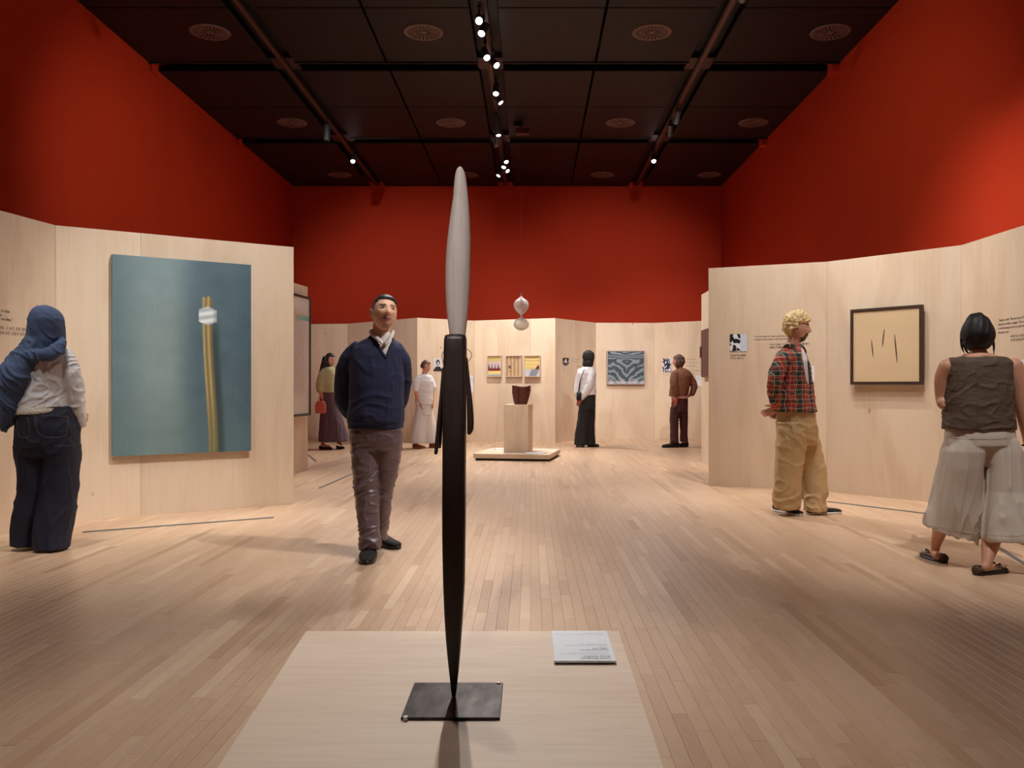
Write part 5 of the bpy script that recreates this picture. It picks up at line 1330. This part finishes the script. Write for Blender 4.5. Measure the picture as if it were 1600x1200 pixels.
bm = bmesh.new(); p.tb(bm, [(913, 577, -.17), (907.5, 592, -.20), (905.5, 603, -.2), (903.5, 618, -.18), (902, 634, -.17)], [.5, .6, 1.1, 1.0, .6], n=8, sub=4); box(bm, *(lambda c: (c.x-.05, c.x+.04, c.y-.04, c.y+.03, c.z-.09, c.z+.06))(p.P(905, 618, -.18))); p.raw('shoulder_strap', bm, 'black_suede', label='thin black bag strap')

# ============ man in brown jacket
p = Person('man in russet brown jacket and maroon trousers with hand on hip at far wall', 1061, 16.5)
p.skin = rgb(206, 142, 118)
p.head(1060.5, 565.5, 0, -112, 0, 0, k=1.08)
p.tb(p.bm, [(1062, 571, 0), (1063, 577, 0), (1064, 585, 0)], [4.6, 4.6, 6])
p.lf(p.bm, [(1064, 578, 8, .08, 0), (1065, 586, 12.5, .12, 0), (1064, 605, 13, .12, 0), (1062, 625, 11, .12, 0), (1061, 642, 11, .12, 0)])
p.tb(p.bm, [(1055, 586, -.10), (1055, 606, -.16), (1057.5, 621, -.17)], [4, 3.6, 2.6]); p.tb(p.bm, [(1077, 588, .05), (1085, 604, .08), (1078, 618, .06)], [4, 3.6, 2.8])
p.tb(p.bm, [(1056, 640, -.03), (1053.5, 668, -.03), (1053, 692, -.03)], [6, 4.5, 3.5]); p.tb(p.bm, [(1067, 640, .05), (1069, 668, .05), (1069, 690, .05)], [6, 4.5, 3.5])
p.hand(p.P(1058, 621, -.18), (-.25, -.1, -.9), (-.5, .8, 0), -1, k=1.1, curl=.12, spread=.3, col=rgb(214, 120, 104)); p.hand(p.P(1078, 618, .06), (-.8, 0, -.3), (0, 0, -1), 1)
p.finish(.012)
def h6(q, d):
    e = .014*noise.noise(Vector((q.x*38, q.y*38, q.z*38)))
    return .020+e if (q.y > -.03 or q.z > .05) and q.z > -.105 else -.006
p.hair(h6, 'brown_hair')
bm = bmesh.new()
p.lf(bm, [(1064, 575.5, 7, .09, 0), (1065, 580, 12, .15, 0), (1065, 587, 15.5, .18, 0), (1063, 600, 15.5, .18, 0), (1061, 612, 15, .18, 0), (1060, 619, 14.5, .18, 0)])
p.tb(bm, [(1054, 584, -.12), (1053, 600, -.17), (1057, 616, -.18)], [6, 6.2, 5]); p.tb(bm, [(1074, 585, .05), (1081, 595, .08), (1084.5, 605, .08), (1081, 616, .06)], [6.5, 6, 5.6, 4.2])
jk = p.put('jacket', bm, 'brown_jacket', .010, 3, (.014, 8, (1, 1, 1), 9))
bm = bmesh.new(); p.lf(bm, [(1062, 616, 12.5, .16, 0), (1062, 622.5, 12.8, .165, 0)]); p.put('undershirt_hem', bm, 'lace', .010, 1)
bm = bmesh.new()
p.lf(bm, [(1062, 617, 12, .15, 0), (1062, 630, 12.8, .15, 0), (1061, 643, 12.5, .14, 0)])
p.lf(bm, [(1056, 636, 8.2, .11, -.03), (1053.5, 655, 7, .10, -.03), (1053.5, 672, 6.2, .09, -.03), (1053.5, 692, 6.5, .09, -.03)])
p.lf(bm, [(1067, 636, 7.6, .11, .06), (1068, 655, 6.8, .10, .06), (1068.5, 672, 5.8, .09, .06), (1068.5, 690, 6.2, .09, .06)])
p.put('trousers', bm, 'maroon_trouser', .010, 3, (.014, 9, (1, 1, 1.2), 14))
p.shoe(p.P(1061, 700, -.04), p.P(1034.5, 700, -.10), .115, .085, 'black_suede'); p.shoe(p.P(1075, 700, .08), p.P(1056, 700, .02), .115, .085, 'black_suede')

# ============ woman walking in purple skirt
p = Person('woman with long dark hair walking in a long dusty purple skirt', 515, 16.0)
p.skin = rgb(206, 146, 120)
p.head(515.5, 562.5, 0, 60, 4, 0, k=1.0, fem=True)
p.tb(p.bm, [(514, 569, 0), (513, 575, 0), (513, 582, 0)], [4, 4, 6])
p.lf(p.bm, [(513, 575, 7, .07, 0), (513, 582, 11, .11, 0), (513, 600, 11, .11, 0), (513, 625, 12, .12, 0), (514, 640, 12, .12, 0)])
p.tb(p.bm, [(507, 582, -.10), (500, 603, -.15), (503, 622, -.17)], [4, 3.3, 2.6]); p.tb(p.bm, [(520, 583, .08), (526, 600, .06), (528, 615, -.04)], [4, 3.3, 2.6])
p.tb(p.bm, [(510, 640, -.04), (504, 668, -.04), (504.5, 694, -.04)], [6, 4, 2.8]); p.tb(p.bm, [(518, 640, .05), (524, 668, .07), (528, 690, .08)], [6, 4, 2.8])
tube(p.bm, [p.P(503, 695.5, -.05), p.P(510, 697.5, -.06), p.P(516, 698.5, -.07)], [.035, .032, .022]); tube(p.bm, [p.P(528, 690, .08), p.P(533, 695, .07)], [.035, .025])
p.hand(p.P(503, 622, -.18), (.1, 0, -1), (1, .3, 0), 1, curl=.8); p.hand(p.P(528, 615, -.04), (.3, -.2, -.8), (-1, 0, 0), 1)
p.finish(.012)
def h7(q, d): return .018 if (q.y > -.035 or q.z > .06) else -.006
p.hair(h7, 'black_hair')
bm = bmesh.new(); p.lf(bm, [(511.5, 557, 7, .09, .02), (510.5, 566, 8, .11, .02), (508, 575, 7.5, .11, .02), (504.5, 587, 6, .10, 0), (501.5, 597, 3, .06, 0)]); p.put('long_hair', bm, 'black_hair', .012, 2, (.014, 14, (1, 1, .4), 6))
bm = bmesh.new()
p.lf(bm, [(513.5, 573, 6, .08, 0), (513, 577, 11, .14, 0), (512.5, 586, 14, .16, 0), (511, 600, 14.5, .17, 0), (511, 613, 15.5, .18, 0)])
p.tb(bm, [(505, 581, -.10), (500, 596, -.15), (499, 608, -.17)], [5.5, 5.8, 5]); p.tb(bm, [(520, 581, .08), (525, 594, .07), (527, 606, .0)], [5.2, 5, 4])
p.put('knit_top', bm, 'cream_knit', .010, 3, (.012, 8, (1, 1, 1), 17))
bm = bmesh.new()
p.lf(bm, [(512.5, 609, 12.5, .15, 0), (514, 622, 14, .17, 0), (516, 640, 15, .19, .01), (518.5, 660, 18, .22, .02), (520, 678, 21, .25, .03), (521, 689, 22.5, .26, .03)])
p.put('long_skirt', bm, 'purple_cloth', .010, 2, (.03, 6, (1.6, 1.6, .2), 19, lambda c: .2+sm(1.0, .2, c.z)))
for a, b in (((499, -.04), (519, -.09)), ((526, .09), (538, .05))):
    p.shoe(p.P(a[0], 700, a[1]), p.P(b[0], 700, b[1]), .09, .045, 'black_suede', 'black_rubber', .022, open_top=True)
bm = bmesh.new(); c = p.P(501, 635, -.265); rings = [superring((c.x, c.y, c.z+z), w, .04, 20, 3) for z, w in ((-.13, .07), (-.11, .10), (.02, .10), (.08, .08), (.10, .05))]; skin_rings(bm, rings); tube(bm, [c+Vector((-.04, 0, .09)), c+Vector((-.03, 0, .17)), c+Vector((.03, 0, .17)), c+Vector((.04, 0, .09))], [.008]*4, n=8)
tag(link('hand_bag', bm, 'red_cloth', smooth=True), 'small coral red cloth bag held by the woman in the purple skirt', 'bag')

# ============ person in white
p = Person('person in white shirt and wide white trousers with tan shoes, beyond the dark post', 663, 16.3)
p.skin = rgb(206, 142, 116)
p.head(665.5, 573, 0, 62, 3, 0, k=1.0, brow=(80, 56, 44))
p.tb(p.bm, [(664, 580, 0), (663, 586, 0), (663, 592, 0)], [4.4, 4.4, 6])
p.lf(p.bm, [(663, 586, 8, .07, 0), (663, 592, 12, .11, 0), (663, 612, 11, .11, 0), (663, 632, 11, .12, 0), (663, 645, 11, .12, 0)])
p.tb(p.bm, [(655, 593, -.09), (650, 611, -.12), (655, 628, -.14)], [4, 3.4, 2.6]); p.tb(p.bm, [(671, 593, .08), (675, 611, .06), (676, 626, -.02)], [4, 3.4, 2.6])
p.tb(p.bm, [(659, 642, -.03), (655, 668, -.05), (652, 690, -.07)], [6, 4.4, 3]); p.tb(p.bm, [(667, 642, .05), (672, 668, .07), (675, 690, .09)], [6, 4.4, 3])
p.hand(p.P(655, 628, -.14), (.3, 0, -1), (1, .3, 0), 1); p.hand(p.P(676, 626, -.02), (.1, -.3, -.9), (-1, 0, 0), 1)
p.finish(.012)
def h8(q, d): return .014+.008*noise.noise(q*40) if (q.y > -.02 and q.z > -.03) or q.z > .055 else -.006
p.hair(h8, 'brown_hair')
bm = bmesh.new()
p.lf(bm, [(664, 584.5, 5.5, .08, 0), (663.5, 588, 11.5, .14, 0), (663, 596, 14, .17, 0), (663, 612, 13.5, .17, 0), (663, 632, 14.5, .18, 0)])
p.tb(bm, [(655, 591, -.09), (651, 600, -.12), (649.5, 608, -.13)], [5.4, 5.6, 5.4]); p.tb(bm, [(671, 591, .08), (675, 600, .07), (676.5, 608, .06)], [5.4, 5.6, 5.4])
p.put('white_shirt', bm, 'white_cotton', .010, 3, (.014, 8, (1, 1, 1.6), 23))
bm = bmesh.new()
p.lf(bm, [(663, 628, 12.5, .15, 0), (663, 640, 13, .16, 0), (663, 648, 13, .16, 0)])
p.lf(bm, [(659, 642, 9.5, .13, -.02), (657, 662, 10.5, .14, -.04), (653.5, 680, 11.5, .15, -.06), (652.5, 692, 12, .15, -.07)])
p.lf(bm, [(667, 642, 9.5, .13, .04), (670, 662, 10.5, .14, .06), (673, 680, 11.5, .15, .08), (674, 692, 12, .15, .09)])
p.put('white_trousers', bm, 'white_cotton', .010, 3, (.018, 6, (1.6, 1.6, .3), 25))
p.shoe(p.P(645, 700, -.06), p.P(664, 700, -.12), .11, .07, 'tan_leather', 'tan_leather'); p.shoe(p.P(671, 700, .10), p.P(689, 700, .06), .11, .07, 'tan_leather', 'tan_leather')
